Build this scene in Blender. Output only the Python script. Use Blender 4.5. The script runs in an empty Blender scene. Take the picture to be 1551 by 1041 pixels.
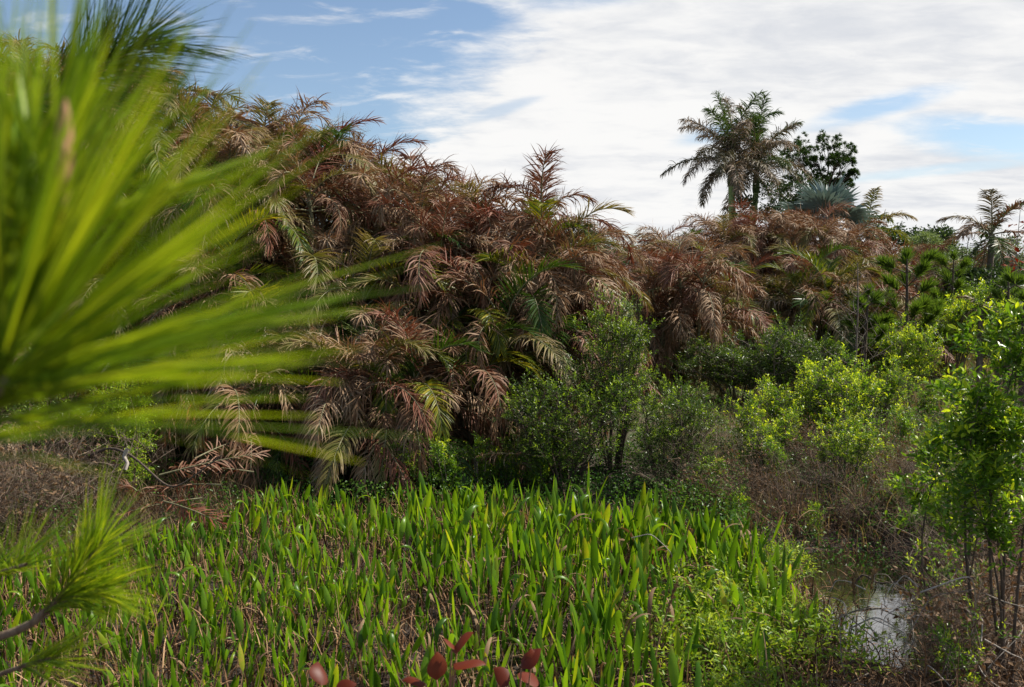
import bpy, math, random
import numpy as np
from mathutils import Vector, Matrix
C = bpy.context
scn = C.scene
col = scn.collection
R = math.radians
random.seed(7)
rng = np.random.default_rng(11)

# ---------------------------------------------------------------- camera
EYE = 3.4
FPX = 1379.0
HOR = 430.0
cam_d = bpy.data.cameras.new('camera')
cam = bpy.data.objects.new('camera', cam_d)
col.objects.link(cam)
cam.location = (0, 0, EYE)
cam_d.sensor_width = 36
cam_d.lens = 36 * FPX / 1551
PITCH = math.atan((520.5 - HOR) / FPX)
cam.rotation_euler = (math.pi / 2 - PITCH, 0, 0)
cam_d.clip_start = 0.05
cam_d.clip_end = 3000
cam_d.dof.use_dof = True
cam_d.dof.focus_distance = 16
cam_d.dof.aperture_fstop = 5.2
scn.camera = cam

# ---------------------------------------------------------------- light
SUN_AZ, SUN_EL = R(74), R(49)
sd = bpy.data.lights.new('sun', 'SUN')
sd.energy = 5.0
sd.angle = R(0.6)
sd.color = (1.0, 0.93, 0.82)
so = bpy.data.objects.new('sun', sd)
col.objects.link(so)
sv = Vector((math.sin(SUN_AZ) * math.cos(SUN_EL), math.cos(SUN_AZ) * math.cos(SUN_EL), math.sin(SUN_EL)))
so.rotation_euler = sv.to_track_quat('Z', 'Y').to_euler()
so.location = sv * 50

w = bpy.data.worlds.new('World')
scn.world = w
w.use_nodes = True
nt = w.node_tree
nt.nodes.clear()


class NG:
    """tiny helper for math on node sockets"""
    def __init__(s, nt): s.nt = nt; s.n = nt.nodes; s.l = nt.links
    def node(s, t, **k):
        n = s.n.new(t)
        for a, b in k.items(): setattr(n, a, b)
        return n
    def put(s, sock, v):
        if isinstance(v, bpy.types.NodeSocket): s.l.new(v, sock)
        else: sock.default_value = v
    def m(s, op, a, b=0.0, c=0.0, clamp=False):
        n = s.node('ShaderNodeMath', operation=op, use_clamp=clamp)
        s.put(n.inputs[0], a); s.put(n.inputs[1], b); s.put(n.inputs[2], c)
        return n.outputs[0]
    def mix(s, f, a, b, blend='MIX'):
        n = s.node('ShaderNodeMix', data_type='RGBA', blend_type=blend)
        s.put(n.inputs[0], f); s.put(n.inputs[6], a); s.put(n.inputs[7], b)
        return n.outputs[2]
    def smooth(s, v, a, b, lo=0.0, hi=1.0):
        n = s.node('ShaderNodeMapRange', interpolation_type='SMOOTHSTEP')
        s.put(n.inputs[0], v); s.put(n.inputs[1], a); s.put(n.inputs[2], b); s.put(n.inputs[3], lo); s.put(n.inputs[4], hi)
        return n.outputs[0]
    def noise(s, vec, scale, detail=4, rough=.55, dist=0.0):
        n = s.node('ShaderNodeTexNoise')
        if vec is not None: s.l.new(vec, n.inputs['Vector'])
        n.inputs['Scale'].default_value = scale; n.inputs['Detail'].default_value = detail
        n.inputs['Roughness'].default_value = rough; n.inputs['Distortion'].default_value = dist
        return n.outputs['Fac']
    def ramp(s, f, stops, interp='LINEAR'):
        n = s.node('ShaderNodeValToRGB')
        n.color_ramp.interpolation = interp
        e = n.color_ramp.elements
        while len(e) < len(stops): e.new(0.5)
        for el, (p, c) in zip(e, stops):
            el.position = p; el.color = (*c, 1)
        s.put(n.inputs[0], f)
        return n.outputs[0]


g = NG(nt)
sky = g.node('ShaderNodeTexSky', sky_type='NISHITA')
sky.sun_disc = False
sky.sun_elevation = SUN_EL
sky.sun_rotation = SUN_AZ
sky.air_density = 1.0
sky.dust_density = 0.6
sky.ozone_density = 1.5
tc = g.node('ShaderNodeTexCoord')
sx = g.node('ShaderNodeSeparateXYZ')
g.l.new(tc.outputs['Generated'], sx.inputs[0])
X, Y, Z = sx.outputs
# cloud layer: where the view direction meets a flat deck
zz = g.m('ADD', g.m('MAXIMUM', Z, 0.0), 0.16)
cv = g.node('ShaderNodeCombineXYZ')
g.l.new(g.m('DIVIDE', X, zz), cv.inputs[0]); g.l.new(g.m('DIVIDE', Y, zz), cv.inputs[1])
mp = g.node('ShaderNodeMapping')
g.l.new(cv.outputs[0], mp.inputs[0])
mp.inputs['Rotation'].default_value = (0, 0, R(28))
mp.inputs['Scale'].default_value = (1.0, 1.7, 1.0)
n1 = g.noise(mp.outputs[0], 1.3, 9, .62, .25)
n2 = g.noise(mp.outputs[0], 5.0, 6, .6, .4)
n3 = g.noise(mp.outputs[0], .55, 3, .5)
# heading and height of the direction
yy = g.m('MAXIMUM', Y, 0.05)
U = g.m('DIVIDE', X, yy)
V = g.m('DIVIDE', Z, yy)
nz = g.m('ADD', g.m('MULTIPLY', g.m('SUBTRACT', n1, .5), .30), g.m('MULTIPLY', g.m('SUBTRACT', n2, .5), .09))
# the clear blue gap to the left of the diagonal cloud edge
d1 = g.m('ADD', g.m('MULTIPLY', g.m('ADD', U, .127), .74), g.m('MULTIPLY', g.m('SUBTRACT', V, .156), -.67))
d1 = g.m('ADD', d1, nz)
gap = g.smooth(d1, .055, -.035)


def blob(px, py, rx, ry, sl):
    u = g.m('SUBTRACT', U, (px - 775.5) / FPX); v = g.m('SUBTRACT', V, (HOR - py) / FPX)
    v2 = g.m('SUBTRACT', v, g.m('MULTIPLY', u, sl))
    a = g.m('DIVIDE', u, rx / FPX); b = g.m('DIVIDE', v2, ry / FPX)
    r = g.m('SQRT', g.m('ADD', g.m('MULTIPLY', a, a), g.m('MULTIPLY', b, b)))
    r = g.m('ADD', r, g.m('MULTIPLY', nz, 5.5))
    return g.smooth(r, 1.35, .35)


holes = [blob(1530, 215, 190, 30, -.10), blob(1330, 165, 120, 18, .25), blob(1085, 205, 70, 16, .2), blob(760, 170, 60, 10, .3),
         blob(1400, 262, 160, 9, .10), blob(900, 360, 110, 14, .0), blob(870, 5, 120, 22, .1)]
clear = gap
for h, k in zip(holes, (1, .9, .8, .5, .6, .5, .7)):
    clear = g.m('MAXIMUM', clear, g.m('MULTIPLY', h, k))
ycut = g.smooth(Y, -.05, .45)
back = g.smooth(n1, .62, .50)
clear = g.m('ADD', g.m('MULTIPLY', clear, ycut), g.m('MULTIPLY', back, g.m('SUBTRACT', 1.0, ycut)))
# wisps floating in the gap
wisp = g.smooth(n2, .5, .74, 0.0, .5)
clear = g.m('MULTIPLY', clear, g.m('SUBTRACT', 1.0, wisp))
shade = g.smooth(g.m('ADD', g.m('MULTIPLY', n3, .35), g.m('ADD', g.m('MULTIPLY', n1, .38), g.m('MULTIPLY', n2, .27))), .38, .57)
ccol = g.mix(shade, (.435, .45, .48, 1), (.585, .582, .576, 1))
sc = g.node('ShaderNodeMix', data_type='RGBA', blend_type='MULTIPLY')
sc.inputs[0].default_value = 1
g.l.new(sky.outputs[0], sc.inputs[6]); sc.inputs[7].default_value = (.082, .082, .082, 1)
bg = g.node('ShaderNodeBackground')
g.l.new(g.mix(clear, ccol, sc.outputs[2]), bg.inputs[0])
bg.inputs[1].default_value = 1.0
wo = g.node('ShaderNodeOutputWorld')
g.l.new(bg.outputs[0], wo.inputs[0])

scn.view_settings.view_transform = 'Standard'
scn.view_settings.look = 'None'
scn.view_settings.exposure = 0.72
scn.view_settings.gamma = 1.0
scn.render.engine = 'CYCLES'
scn.cycles.max_bounces = 4
scn.cycles.diffuse_bounces = 2
scn.cycles.transparent_max_bounces = 4

# ---------------------------------------------------------------- materials
ALB = .88


def leafmat(name, stops, tip=None, rough=.5, trans=.35, tboost=(1.5, 1.6, .7), obj_w=.5, spec=.4):
    """leaf stuff: colour from stops by a random per leaf and per object; tip = colour of the young or dry end"""
    m = bpy.data.materials.new(name); m.use_nodes = True
    g = NG(m.node_tree); g.n.clear()
    at = g.node('ShaderNodeAttribute', attribute_name='rnd')
    oi = g.node('ShaderNodeObjectInfo')
    f = g.m('ADD', g.m('MULTIPLY', at.outputs['Fac'], 1 - obj_w), g.m('MULTIPLY', oi.outputs['Random'], obj_w))
    tcn = g.node('ShaderNodeTexCoord')
    nn = g.noise(tcn.outputs['Object'], 9, 3)
    f = g.m('ADD', f, g.m('MULTIPLY', g.m('SUBTRACT', nn, .5), .45), clamp=True)
    c = g.ramp(f, [(p_, tuple(v_ * ALB for v_ in c_)) for p_, c_ in stops])
    if tip:
        ta = g.node('ShaderNodeAttribute', attribute_name='tip')
        c = g.mix(g.m('MULTIPLY', ta.outputs['Fac'], 1.0, clamp=True), c, (*tip, 1))
    p = g.node('ShaderNodeBsdfPrincipled')
    g.l.new(c, p.inputs['Base Color'])
    p.inputs['Roughness'].default_value = rough
    p.inputs['Specular IOR Level'].default_value = spec * .55
    o = g.node('ShaderNodeOutputMaterial')
    if trans > 0:
        t = g.node('ShaderNodeBsdfTranslucent')
        g.l.new(g.mix(1.0, c, (*tboost, 1), 'MULTIPLY'), t.inputs[0])
        mx = g.node('ShaderNodeMixShader'); mx.inputs[0].default_value = trans
        g.l.new(p.outputs[0], mx.inputs[1]); g.l.new(t.outputs[0], mx.inputs[2])
        g.l.new(mx.outputs[0], o.inputs[0])
    else:
        g.l.new(p.outputs[0], o.inputs[0])
    return m


def barkmat(name, a, b, scale=30, rough=.85, stretch=.25):
    m = bpy.data.materials.new(name); m.use_nodes = True
    g = NG(m.node_tree); g.n.clear()
    tcn = g.node('ShaderNodeTexCoord')
    mpn = g.node('ShaderNodeMapping'); g.l.new(tcn.outputs['Object'], mpn.inputs[0]); mpn.inputs['Scale'].default_value = (1, 1, stretch)
    nn = g.noise(mpn.outputs[0], scale, 5, .65)
    c = g.ramp(nn, [(.32, a), (.68, b)])
    p = g.node('ShaderNodeBsdfPrincipled')
    g.l.new(c, p.inputs['Base Color']); p.inputs['Roughness'].default_value = rough
    p.inputs['Specular IOR Level'].default_value = .2
    bp = g.node('ShaderNodeBump'); bp.inputs['Strength'].default_value = .5; bp.inputs['Distance'].default_value = .01
    g.l.new(nn, bp.inputs['Height']); g.l.new(bp.outputs[0], p.inputs['Normal'])
    o = g.node('ShaderNodeOutputMaterial'); g.l.new(p.outputs[0], o.inputs[0])
    return m


M = {}
M['dead'] = leafmat('dead_frond', [(0, (.18, .055, .025)), (.18, (.17, .085, .048)), (.45, (.235, .14, .075)), (.75, (.35, .24, .145)), (1, (.22, .185, .145))],
                    rough=.6, trans=.12, tboost=(1.5, 1.0, .6), obj_w=.65)
M['rust'] = leafmat('rust_frond', [(0, (.20, .045, .02)), (.3, (.18, .075, .042)), (.7, (.24, .125, .08)), (1, (.32, .21, .14))],
                    rough=.6, trans=.14, tboost=(1.5, .9, .6), obj_w=.6)
M['mixed'] = leafmat('olive_frond', [(0, (.07, .09, .015)), (.4, (.13, .13, .03)), (.7, (.22, .18, .06)), (1, (.26, .19, .10))], tip=(.30, .2, .12),
                     rough=.5, trans=.22, tboost=(1.5, 1.4, .6), obj_w=.5)
M['green'] = leafmat('green_frond', [(0, (.025, .06, .01)), (.4, (.04, .085, .012)), (.7, (.13, .16, .015)), (1, (.34, .28, .02))],
                     rough=.38, trans=.28, tboost=(1.8, 1.6, .6), obj_w=.6)
M['royal'] = leafmat('royal_frond', [(0, (.07, .08, .03)), (.3, (.14, .12, .07)), (.6, (.2, .15, .11)), (1, (.32, .24, .18))],
                     rough=.55, trans=.15, tboost=(1.3, 1.1, .6), obj_w=.55)
M['royalgreen'] = leafmat('royal_green_frond', [(0, (.035, .07, .012)), (1, (.08, .12, .03))], rough=.45, trans=.25, obj_w=.5)
M['silver'] = leafmat('silver_fan', [(0, (.10, .15, .14)), (1, (.25, .32, .30))], rough=.5, trans=.1, tboost=(1, 1.1, .9))
M['marsh'] = leafmat('marsh_leaf', [(0, (.035, .10, .010)), (.45, (.08, .19, .013)), (.8, (.16, .30, .016)), (.93, (.28, .36, .025)), (1, (.40, .34, .05))], tip=(.30, .20, .06), rough=.33, trans=.5,
                     tboost=(1.9, 1.55, .5), obj_w=.45, spec=.5)
M['marshdead'] = leafmat('marsh_leaf_dry', [(0, (.10, .05, .025)), (1, (.30, .2, .11))], rough=.7, trans=.2, tboost=(1.3, 1, .6))
M['stalk'] = leafmat('dead_stalk', [(0, (.04, .02, .010)), (.5, (.17, .085, .038)), (1, (.42, .27, .15))], rough=.8, trans=.0, obj_w=0)
M['twig'] = leafmat('dead_twig', [(0, (.04, .028, .02)), (.5, (.15, .10, .07)), (1, (.36, .29, .22))], rough=.85, trans=.0, obj_w=.15)
M['drygrass'] = leafmat('dry_grass', [(0, (.07, .05, .03)), (.4, (.18, .13, .075)), (.7, (.29, .23, .12)), (.85, (.16, .2, .04)), (1, (.10, .19, .02))], rough=.7, trans=.3,
                        tboost=(1.3, 1.1, .6), obj_w=0)
M['myrtle'] = leafmat('myrtle_leaf', [(0, (.02, .045, .010)), (.6, (.045, .095, .016)), (1, (.10, .16, .025))], tip=(.28, .40, .04), rough=.35, trans=.33,
                      tboost=(1.7, 1.7, .5), obj_w=.2, spec=.5)
M['bright'] = leafmat('bright_leaf', [(0, (.04, .10, .012)), (.6, (.085, .19, .018)), (1, (.18, .31, .03))], tip=(.5, .6, .04), rough=.3, trans=.45,
                      tboost=(1.7, 1.6, .5), obj_w=.2, spec=.5)
M['cover'] = leafmat('cover_leaf', [(0, (.03, .075, .012)), (.6, (.06, .14, .02)), (1, (.15, .24, .03))], rough=.35, trans=.35, obj_w=0)
M['primrose'] = leafmat('primrose_leaf', [(0, (.07, .15, .014)), (.6, (.16, .29, .02)), (1, (.34, .45, .035))], tip=(.42, .5, .04), rough=.38, trans=.42,
                        tboost=(1.6, 1.5, .5), obj_w=.2)
M['farleaf'] = leafmat('far_leaf', [(0, (.025, .045, .015)), (1, (.06, .10, .035))], rough=.45, trans=.25, tboost=(1.3, 1.4, .6))
M['paleleaf'] = leafmat('pale_leaf', [(0, (.12, .18, .07)), (1, (.26, .34, .16))], rough=.5, trans=.3, tboost=(1.2, 1.2, .6))
M['redleaf'] = leafmat('red_leaf', [(0, (.07, .009, .004)), (.5, (.15, .028, .009)), (1, (.27, .075, .018))], rough=.45, trans=.25, tboost=(1.6, .7, .3), obj_w=.2, spec=.4)
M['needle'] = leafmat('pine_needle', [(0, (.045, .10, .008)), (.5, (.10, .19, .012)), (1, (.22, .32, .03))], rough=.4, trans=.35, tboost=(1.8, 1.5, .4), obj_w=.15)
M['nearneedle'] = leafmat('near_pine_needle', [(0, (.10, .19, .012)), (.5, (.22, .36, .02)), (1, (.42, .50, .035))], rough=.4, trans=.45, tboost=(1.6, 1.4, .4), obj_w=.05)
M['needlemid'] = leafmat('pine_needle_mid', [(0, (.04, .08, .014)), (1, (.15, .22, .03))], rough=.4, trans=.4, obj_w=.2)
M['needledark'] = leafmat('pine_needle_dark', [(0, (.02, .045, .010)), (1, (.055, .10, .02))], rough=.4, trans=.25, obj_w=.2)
M['bark'] = barkmat('grey_bark', (.08, .06, .045), (.24, .2, .165))
M['pinebark'] = barkmat('pine_bark', (.09, .055, .035), (.28, .2, .14), 40)
M['palmstem'] = barkmat('palm_stem', (.10, .10, .05), (.26, .24, .14), 12, .6, 2.5)
M['royaltrunk'] = barkmat('royal_trunk', (.15, .21, .07), (.27, .34, .13), 5, .5, 3)
M['darkwood'] = barkmat('dark_wood', (.04, .03, .022), (.12, .09, .07))
M['palewood'] = barkmat('pale_wood', (.2, .17, .14), (.42, .37, .32))
M['bud'] = barkmat('bud_scale', (.20, .08, .045), (.42, .22, .14), 90)


def ground_mat():
    m = bpy.data.materials.new('mud_and_litter'); m.use_nodes = True
    g = NG(m.node_tree); g.n.clear()
    geo = g.node('ShaderNodeNewGeometry')
    a = g.noise(geo.outputs['Position'], 1.3, 6, .6)
    b = g.noise(geo.outputs['Position'], 22, 5, .7)
    c = g.mix(g.smooth(a, .4, .6), (.016, .011, .008, 1), (.045, .03, .02, 1))
    c = g.mix(g.smooth(b, .52, .75), c, (.10, .065, .04, 1))
    sp = g.node('ShaderNodeSeparateXYZ'); g.l.new(geo.outputs['Position'], sp.inputs[0])
    far = g.smooth(sp.outputs[1], 13, 22)
    gr = g.mix(g.smooth(g.noise(geo.outputs['Position'], 2.2, 5), .42, .6), (.09, .065, .03, 1), (.06, .085, .02, 1))
    c = g.mix(far, c, gr)
    p = g.node('ShaderNodeBsdfPrincipled'); g.l.new(c, p.inputs['Base Color']); p.inputs['Roughness'].default_value = .9
    bp = g.node('ShaderNodeBump'); bp.inputs['Strength'].default_value = .9; bp.inputs['Distance'].default_value = .05
    g.l.new(b, bp.inputs['Height']); g.l.new(bp.outputs[0], p.inputs['Normal'])
    o = g.node('ShaderNodeOutputMaterial'); g.l.new(p.outputs[0], o.inputs[0])
    return m


def water_mat():
    m = bpy.data.materials.new('dark_water'); m.use_nodes = True
    g = NG(m.node_tree); g.n.clear()
    geo = g.node('ShaderNodeNewGeometry')
    n = g.noise(geo.outputs['Position'], 14, 3, .5)
    p = g.node('ShaderNodeBsdfPrincipled'); p.inputs['Base Color'].default_value = (.02, .016, .01, 1)
    p.inputs['Roughness'].default_value = .015; p.inputs['IOR'].default_value = 1.33
    p.inputs['Specular IOR Level'].default_value = 1.0
    p.inputs['Coat Weight'].default_value = 1.0; p.inputs['Coat Roughness'].default_value = .03; p.inputs['Coat IOR'].default_value = 2.6
    bp = g.node('ShaderNodeBump'); bp.inputs['Strength'].default_value = .1; bp.inputs['Distance'].default_value = .01
    g.l.new(n, bp.inputs['Height']); g.l.new(bp.outputs[0], p.inputs['Normal']); g.l.new(bp.outputs[0], p.inputs['Coat Normal'])
    o = g.node('ShaderNodeOutputMaterial'); g.l.new(p.outputs[0], o.inputs[0])
    return m


# ---------------------------------------------------------------- mesh helpers
def nrm(v):
    v = np.asarray(v, float)
    return v / (np.linalg.norm(v, axis=-1, keepdims=True) + 1e-9)


class MB:
    def __init__(s):
        s.V = []; s.F = []; s.R = []; s.T = []; s.S = []; s.n = 0
    def add(s, v, f, rnd=0.0, tip=0.0, mat=0):
        v = np.asarray(v, float).reshape(-1, 3); f = np.asarray(f, int)
        k = len(v)
        s.V.append(v); s.F.append((f + s.n, mat))
        s.R.append(np.broadcast_to(np.asarray(rnd, float), (k,)).copy()); s.T.append(np.broadcast_to(np.asarray(tip, float), (k,)).copy())
        s.n += k
    def tube(s, pts, rad, sides=5, rnd=.5, mat=0, tip=0.0):
        pts = np.asarray(pts, float); n = len(pts)
        rad = np.broadcast_to(np.asarray(rad, float), (n,))
        t = nrm(np.gradient(pts, axis=0))
        ref = np.array([0, 0, 1.0]) if abs(t[0][2]) < .8 else np.array([1.0, 0, 0])
        u = nrm(np.cross(t, ref)); v = np.cross(t, u)
        a = np.arange(sides) * 2 * math.pi / sides
        ring = pts[:, None, :] + rad[:, None, None] * (np.cos(a)[None, :, None] * u[:, None, :] + np.sin(a)[None, :, None] * v[:, None, :])
        i = np.arange(n - 1)[:, None]; j = np.arange(sides)[None, :]; j2 = (j + 1) % sides
        f = np.stack(np.broadcast_arrays(i * sides + j, i * sides + j2, (i + 1) * sides + j2, (i + 1) * sides + j), -1).reshape(-1, 4)
        s.add(ring.reshape(-1, 3), f, rnd, tip, mat)
    def strips(s, P, W, rnd, tip, mat=0):
        """P (n,k,3) centre lines, W (n,k,3) half width vectors"""
        n, k = P.shape[:2]
        V = np.stack([P - W, P + W], 2).reshape(-1, 3)
        b = (np.arange(n) * 2 * k)[:, None] + (np.arange(k - 1) * 2)[None, :]
        f = np.stack([b, b + 1, b + 3, b + 2], -1).reshape(-1, 4)
        s.add(V, f, np.repeat(np.broadcast_to(rnd, (n,)), 2 * k), np.repeat(np.asarray(tip).reshape(-1), 2) if np.size(tip) == n * k else np.repeat(np.broadcast_to(tip, (n,)), 2 * k), mat)
    def leaves(s, pos, d, up, ln, wd, rnd, tip=0.0, mat=0, fold=.25, fine=False, bend=.15):
        """scatter of folded leaves: pos,d,up (n,3), ln,wd (n,)"""
        d = nrm(d); sd = nrm(np.cross(up, d)); nn = np.cross(d, sd)
        if fine:
            T = np.array([(0, 0, 0), (.3, .8, fold * .7), (.3, 0, 0), (.3, -.8, fold * .7), (.68, .85, fold * .7), (.68, 0, 0), (.68, -.85, fold * .7), (1, 0, 0)], float)
            T[:, 2] -= bend * T[:, 0] ** 2 * 2
            F = [[0, 2, 1, 1], [0, 3, 2, 2], [1, 2, 5, 4], [2, 3, 6, 5], [4, 5, 7, 7], [5, 6, 7, 7]]
            Ft = np.array([[0, 2, 1], [0, 3, 2], [4, 5, 7], [5, 6, 7]]); Fq = np.array([[1, 2, 5, 4], [2, 3, 6, 5]])
        else:
            T = np.array([(0, 0, 0), (.5, 1, fold), (1, 0, -bend), (.5, -1, fold)], float)
            Ft = np.array([[0, 2, 1], [0, 3, 2]]); Fq = None
        n = len(pos)
        ln = np.broadcast_to(ln, (n,)); wd = np.broadcast_to(wd, (n,))
        V = pos[:, None, :] + T[None, :, 0:1] * (ln[:, None] * d)[:, None, :] + T[None, :, 1:2] * (wd[:, None] * sd * .5)[:, None, :] + T[None, :, 2:3] * (wd[:, None] * nn)[:, None, :]
        k = len(T); base = (np.arange(n) * k)[:, None, None]
        r = np.repeat(np.broadcast_to(rnd, (n,)), k); t = np.repeat(np.broadcast_to(tip, (n,)), k)
        n0 = s.n
        s.add(V.reshape(-1, 3), (Ft[None] + base).reshape(-1, 3), r, t, mat)
        if Fq is not None:
            s.F.append(((Fq[None] + base).reshape(-1, 4) + n0, mat))
    def mesh(s, name, mats, smooth=False):
        me = bpy.data.meshes.new(name)
        V = np.concatenate(s.V)
        me.vertices.add(len(V)); me.vertices.foreach_set('co', V.ravel())
        loops = np.concatenate([f.ravel() for f, _ in s.F])
        sizes = np.concatenate([np.full(len(f), f.shape[1]) for f, _ in s.F])
        mi = np.concatenate([np.full(len(f), m) for f, m in s.F])
        starts = np.concatenate([[0], np.cumsum(sizes)[:-1]])
        me.loops.add(len(loops)); me.loops.foreach_set('vertex_index', loops.astype(np.int32))
        me.polygons.add(len(sizes)); me.polygons.foreach_set('loop_start', starts.astype(np.int32)); me.polygons.foreach_set('loop_total', sizes.astype(np.int32))
        me.polygons.foreach_set('material_index', mi.astype(np.int32))
        if smooth: me.polygons.foreach_set('use_smooth', np.ones(len(sizes), bool))
        for nm, dat in (('rnd', s.R), ('tip', s.T)):
            a = me.attributes.new(nm, 'FLOAT', 'POINT'); a.data.foreach_set('value', np.concatenate(dat).astype(np.float32))
        for m in mats: me.materials.append(m)
        me.update(calc_edges=True); me.validate()
        return me


def link(name, data, parent=None, loc=(0, 0, 0), rot=(0, 0, 0), sc=1.0):
    o = bpy.data.objects.new(name, data); col.objects.link(o)
    o.location = loc; o.rotation_euler = rot
    o.scale = (sc, sc, sc) if np.isscalar(sc) else sc
    if parent: o.parent = parent
    return o


def thing(name, label, cat, loc=(0, 0, 0), rz=0.0, group=None, sc=1.0):
    o = link(name, None, None, loc, (0, 0, rz), sc)
    o['label'] = label; o['category'] = cat
    if group: o['group'] = group
    return o


def clone(root, label=None, loc=None, rz=None, sc=None, group=None):
    r = root.copy(); col.objects.link(r)
    if loc is not None: r.location = loc
    if rz is not None: r.rotation_euler = (0, 0, rz)
    if sc is not None: r.scale = (sc, sc, sc) if np.isscalar(sc) else sc
    if label: r['label'] = label
    if group: r['group'] = group
    for ch in list(root.children):
        c = ch.copy(); col.objects.link(c); c.parent = r
        for gc in ch.children:
            d = gc.copy(); col.objects.link(d); d.parent = c
    return r


def at(px, py, y):
    """world point seen at pixel (px, py) of the photograph at distance y in front"""
    ang = math.atan((py - 520.5) / FPX) + PITCH
    return Vector(((px - 775.5) / FPX * y * math.cos(PITCH) * 1.0, y, EYE - math.tan(ang) * y))


def U_(px): return (px - 775.5) / FPX


def sstep(x, a, b):
    t = np.clip((x - a) / (b - a), 0, 1); return t * t * (3 - 2 * t)


FARU = [U_(-500), U_(0), U_(200), U_(400), U_(650), U_(900), U_(1050), U_(1120), U_(1220), U_(1300), U_(1500)]
FARD = [9.0, 9.8, 10.9, 13.0, 12.9, 12.3, 11.6, 10.8, 9.8, 8.6, 7.0]


def gz(x, y):
    """ground height"""
    x = np.asarray(x, float); y = np.asarray(y, float)
    u = x / np.maximum(y, 2.0)
    edge = np.interp(u, FARU, FARD)
    right = sstep(x, 4.6, 8.0)
    h = sstep(y - edge, .3, 4.5) * .38
    h = np.maximum(h, right * .45)
    h = h + sstep(y, 16, 30) * .35
    h = h + .05 * np.sin(x * 1.7 + 1.3 * np.sin(y * .9)) * np.cos(y * 1.3 + x * .4) + .025 * np.sin(x * 5.1 + y * 3.3)
    # wet hollow with the pool
    e = np.sqrt(((x - 4.05 - .15 * (y - 9.8)) / .95) ** 2 + ((y - 9.9) / 1.9) ** 2)
    h = h * sstep(e, .75, 1.6) - .16 * (1 - sstep(e, .7, 1.3))
    h = h * (1 - sstep(np.hypot(x, y), 90, 160))
    return h


# ---------------------------------------------------------------- ground, water
def ground():
    def axis(lo, hi, d, far):
        a = list(np.arange(lo, hi + d / 2, d)); k = d
        up = []; v = hi
        while v < far: k *= 1.25; v += k; up.append(v)
        k = d; dn = []; v = lo
        while v > -far: k *= 1.25; v -= k; dn.append(v)
        return np.array(dn[::-1] + a + up)
    xs = axis(-14, 14, .16, 1500); ys = axis(3, 34, .16, 1500)
    gx, gy = np.meshgrid(xs, ys)
    z = gz(gx, gy)
    V = np.stack([gx, gy, z], -1).reshape(-1, 3)
    nx = len(xs); ny = len(ys)
    i = np.arange(ny - 1)[:, None]; j = np.arange(nx - 1)[None, :]
    f = np.stack([i * nx + j, i * nx + j + 1, (i + 1) * nx + j + 1, (i + 1) * nx + j], -1).reshape(-1, 4)
    b = MB(); b.add(V, f)
    o = link('ground', b.mesh('ground', [ground_mat()], True)); o['kind'] = 'structure'
    b = MB(); th = np.arange(48) * 2 * math.pi / 48
    rr = 1 + .0 * th
    px = 4.2 + 1.75 * np.cos(th) * rr; py = 10.0 + 3.0 * np.sin(th) * rr
    v = [(4.2, 10.0, -.055)] + list(zip(px, py, [-.055] * 48))
    b.add(v, [[0, k + 1, (k + 1) % 48 + 1] for k in range(48)])
    o = link('water', b.mesh('water', [water_mat()])); o['kind'] = 'structure'


ground()

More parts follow.
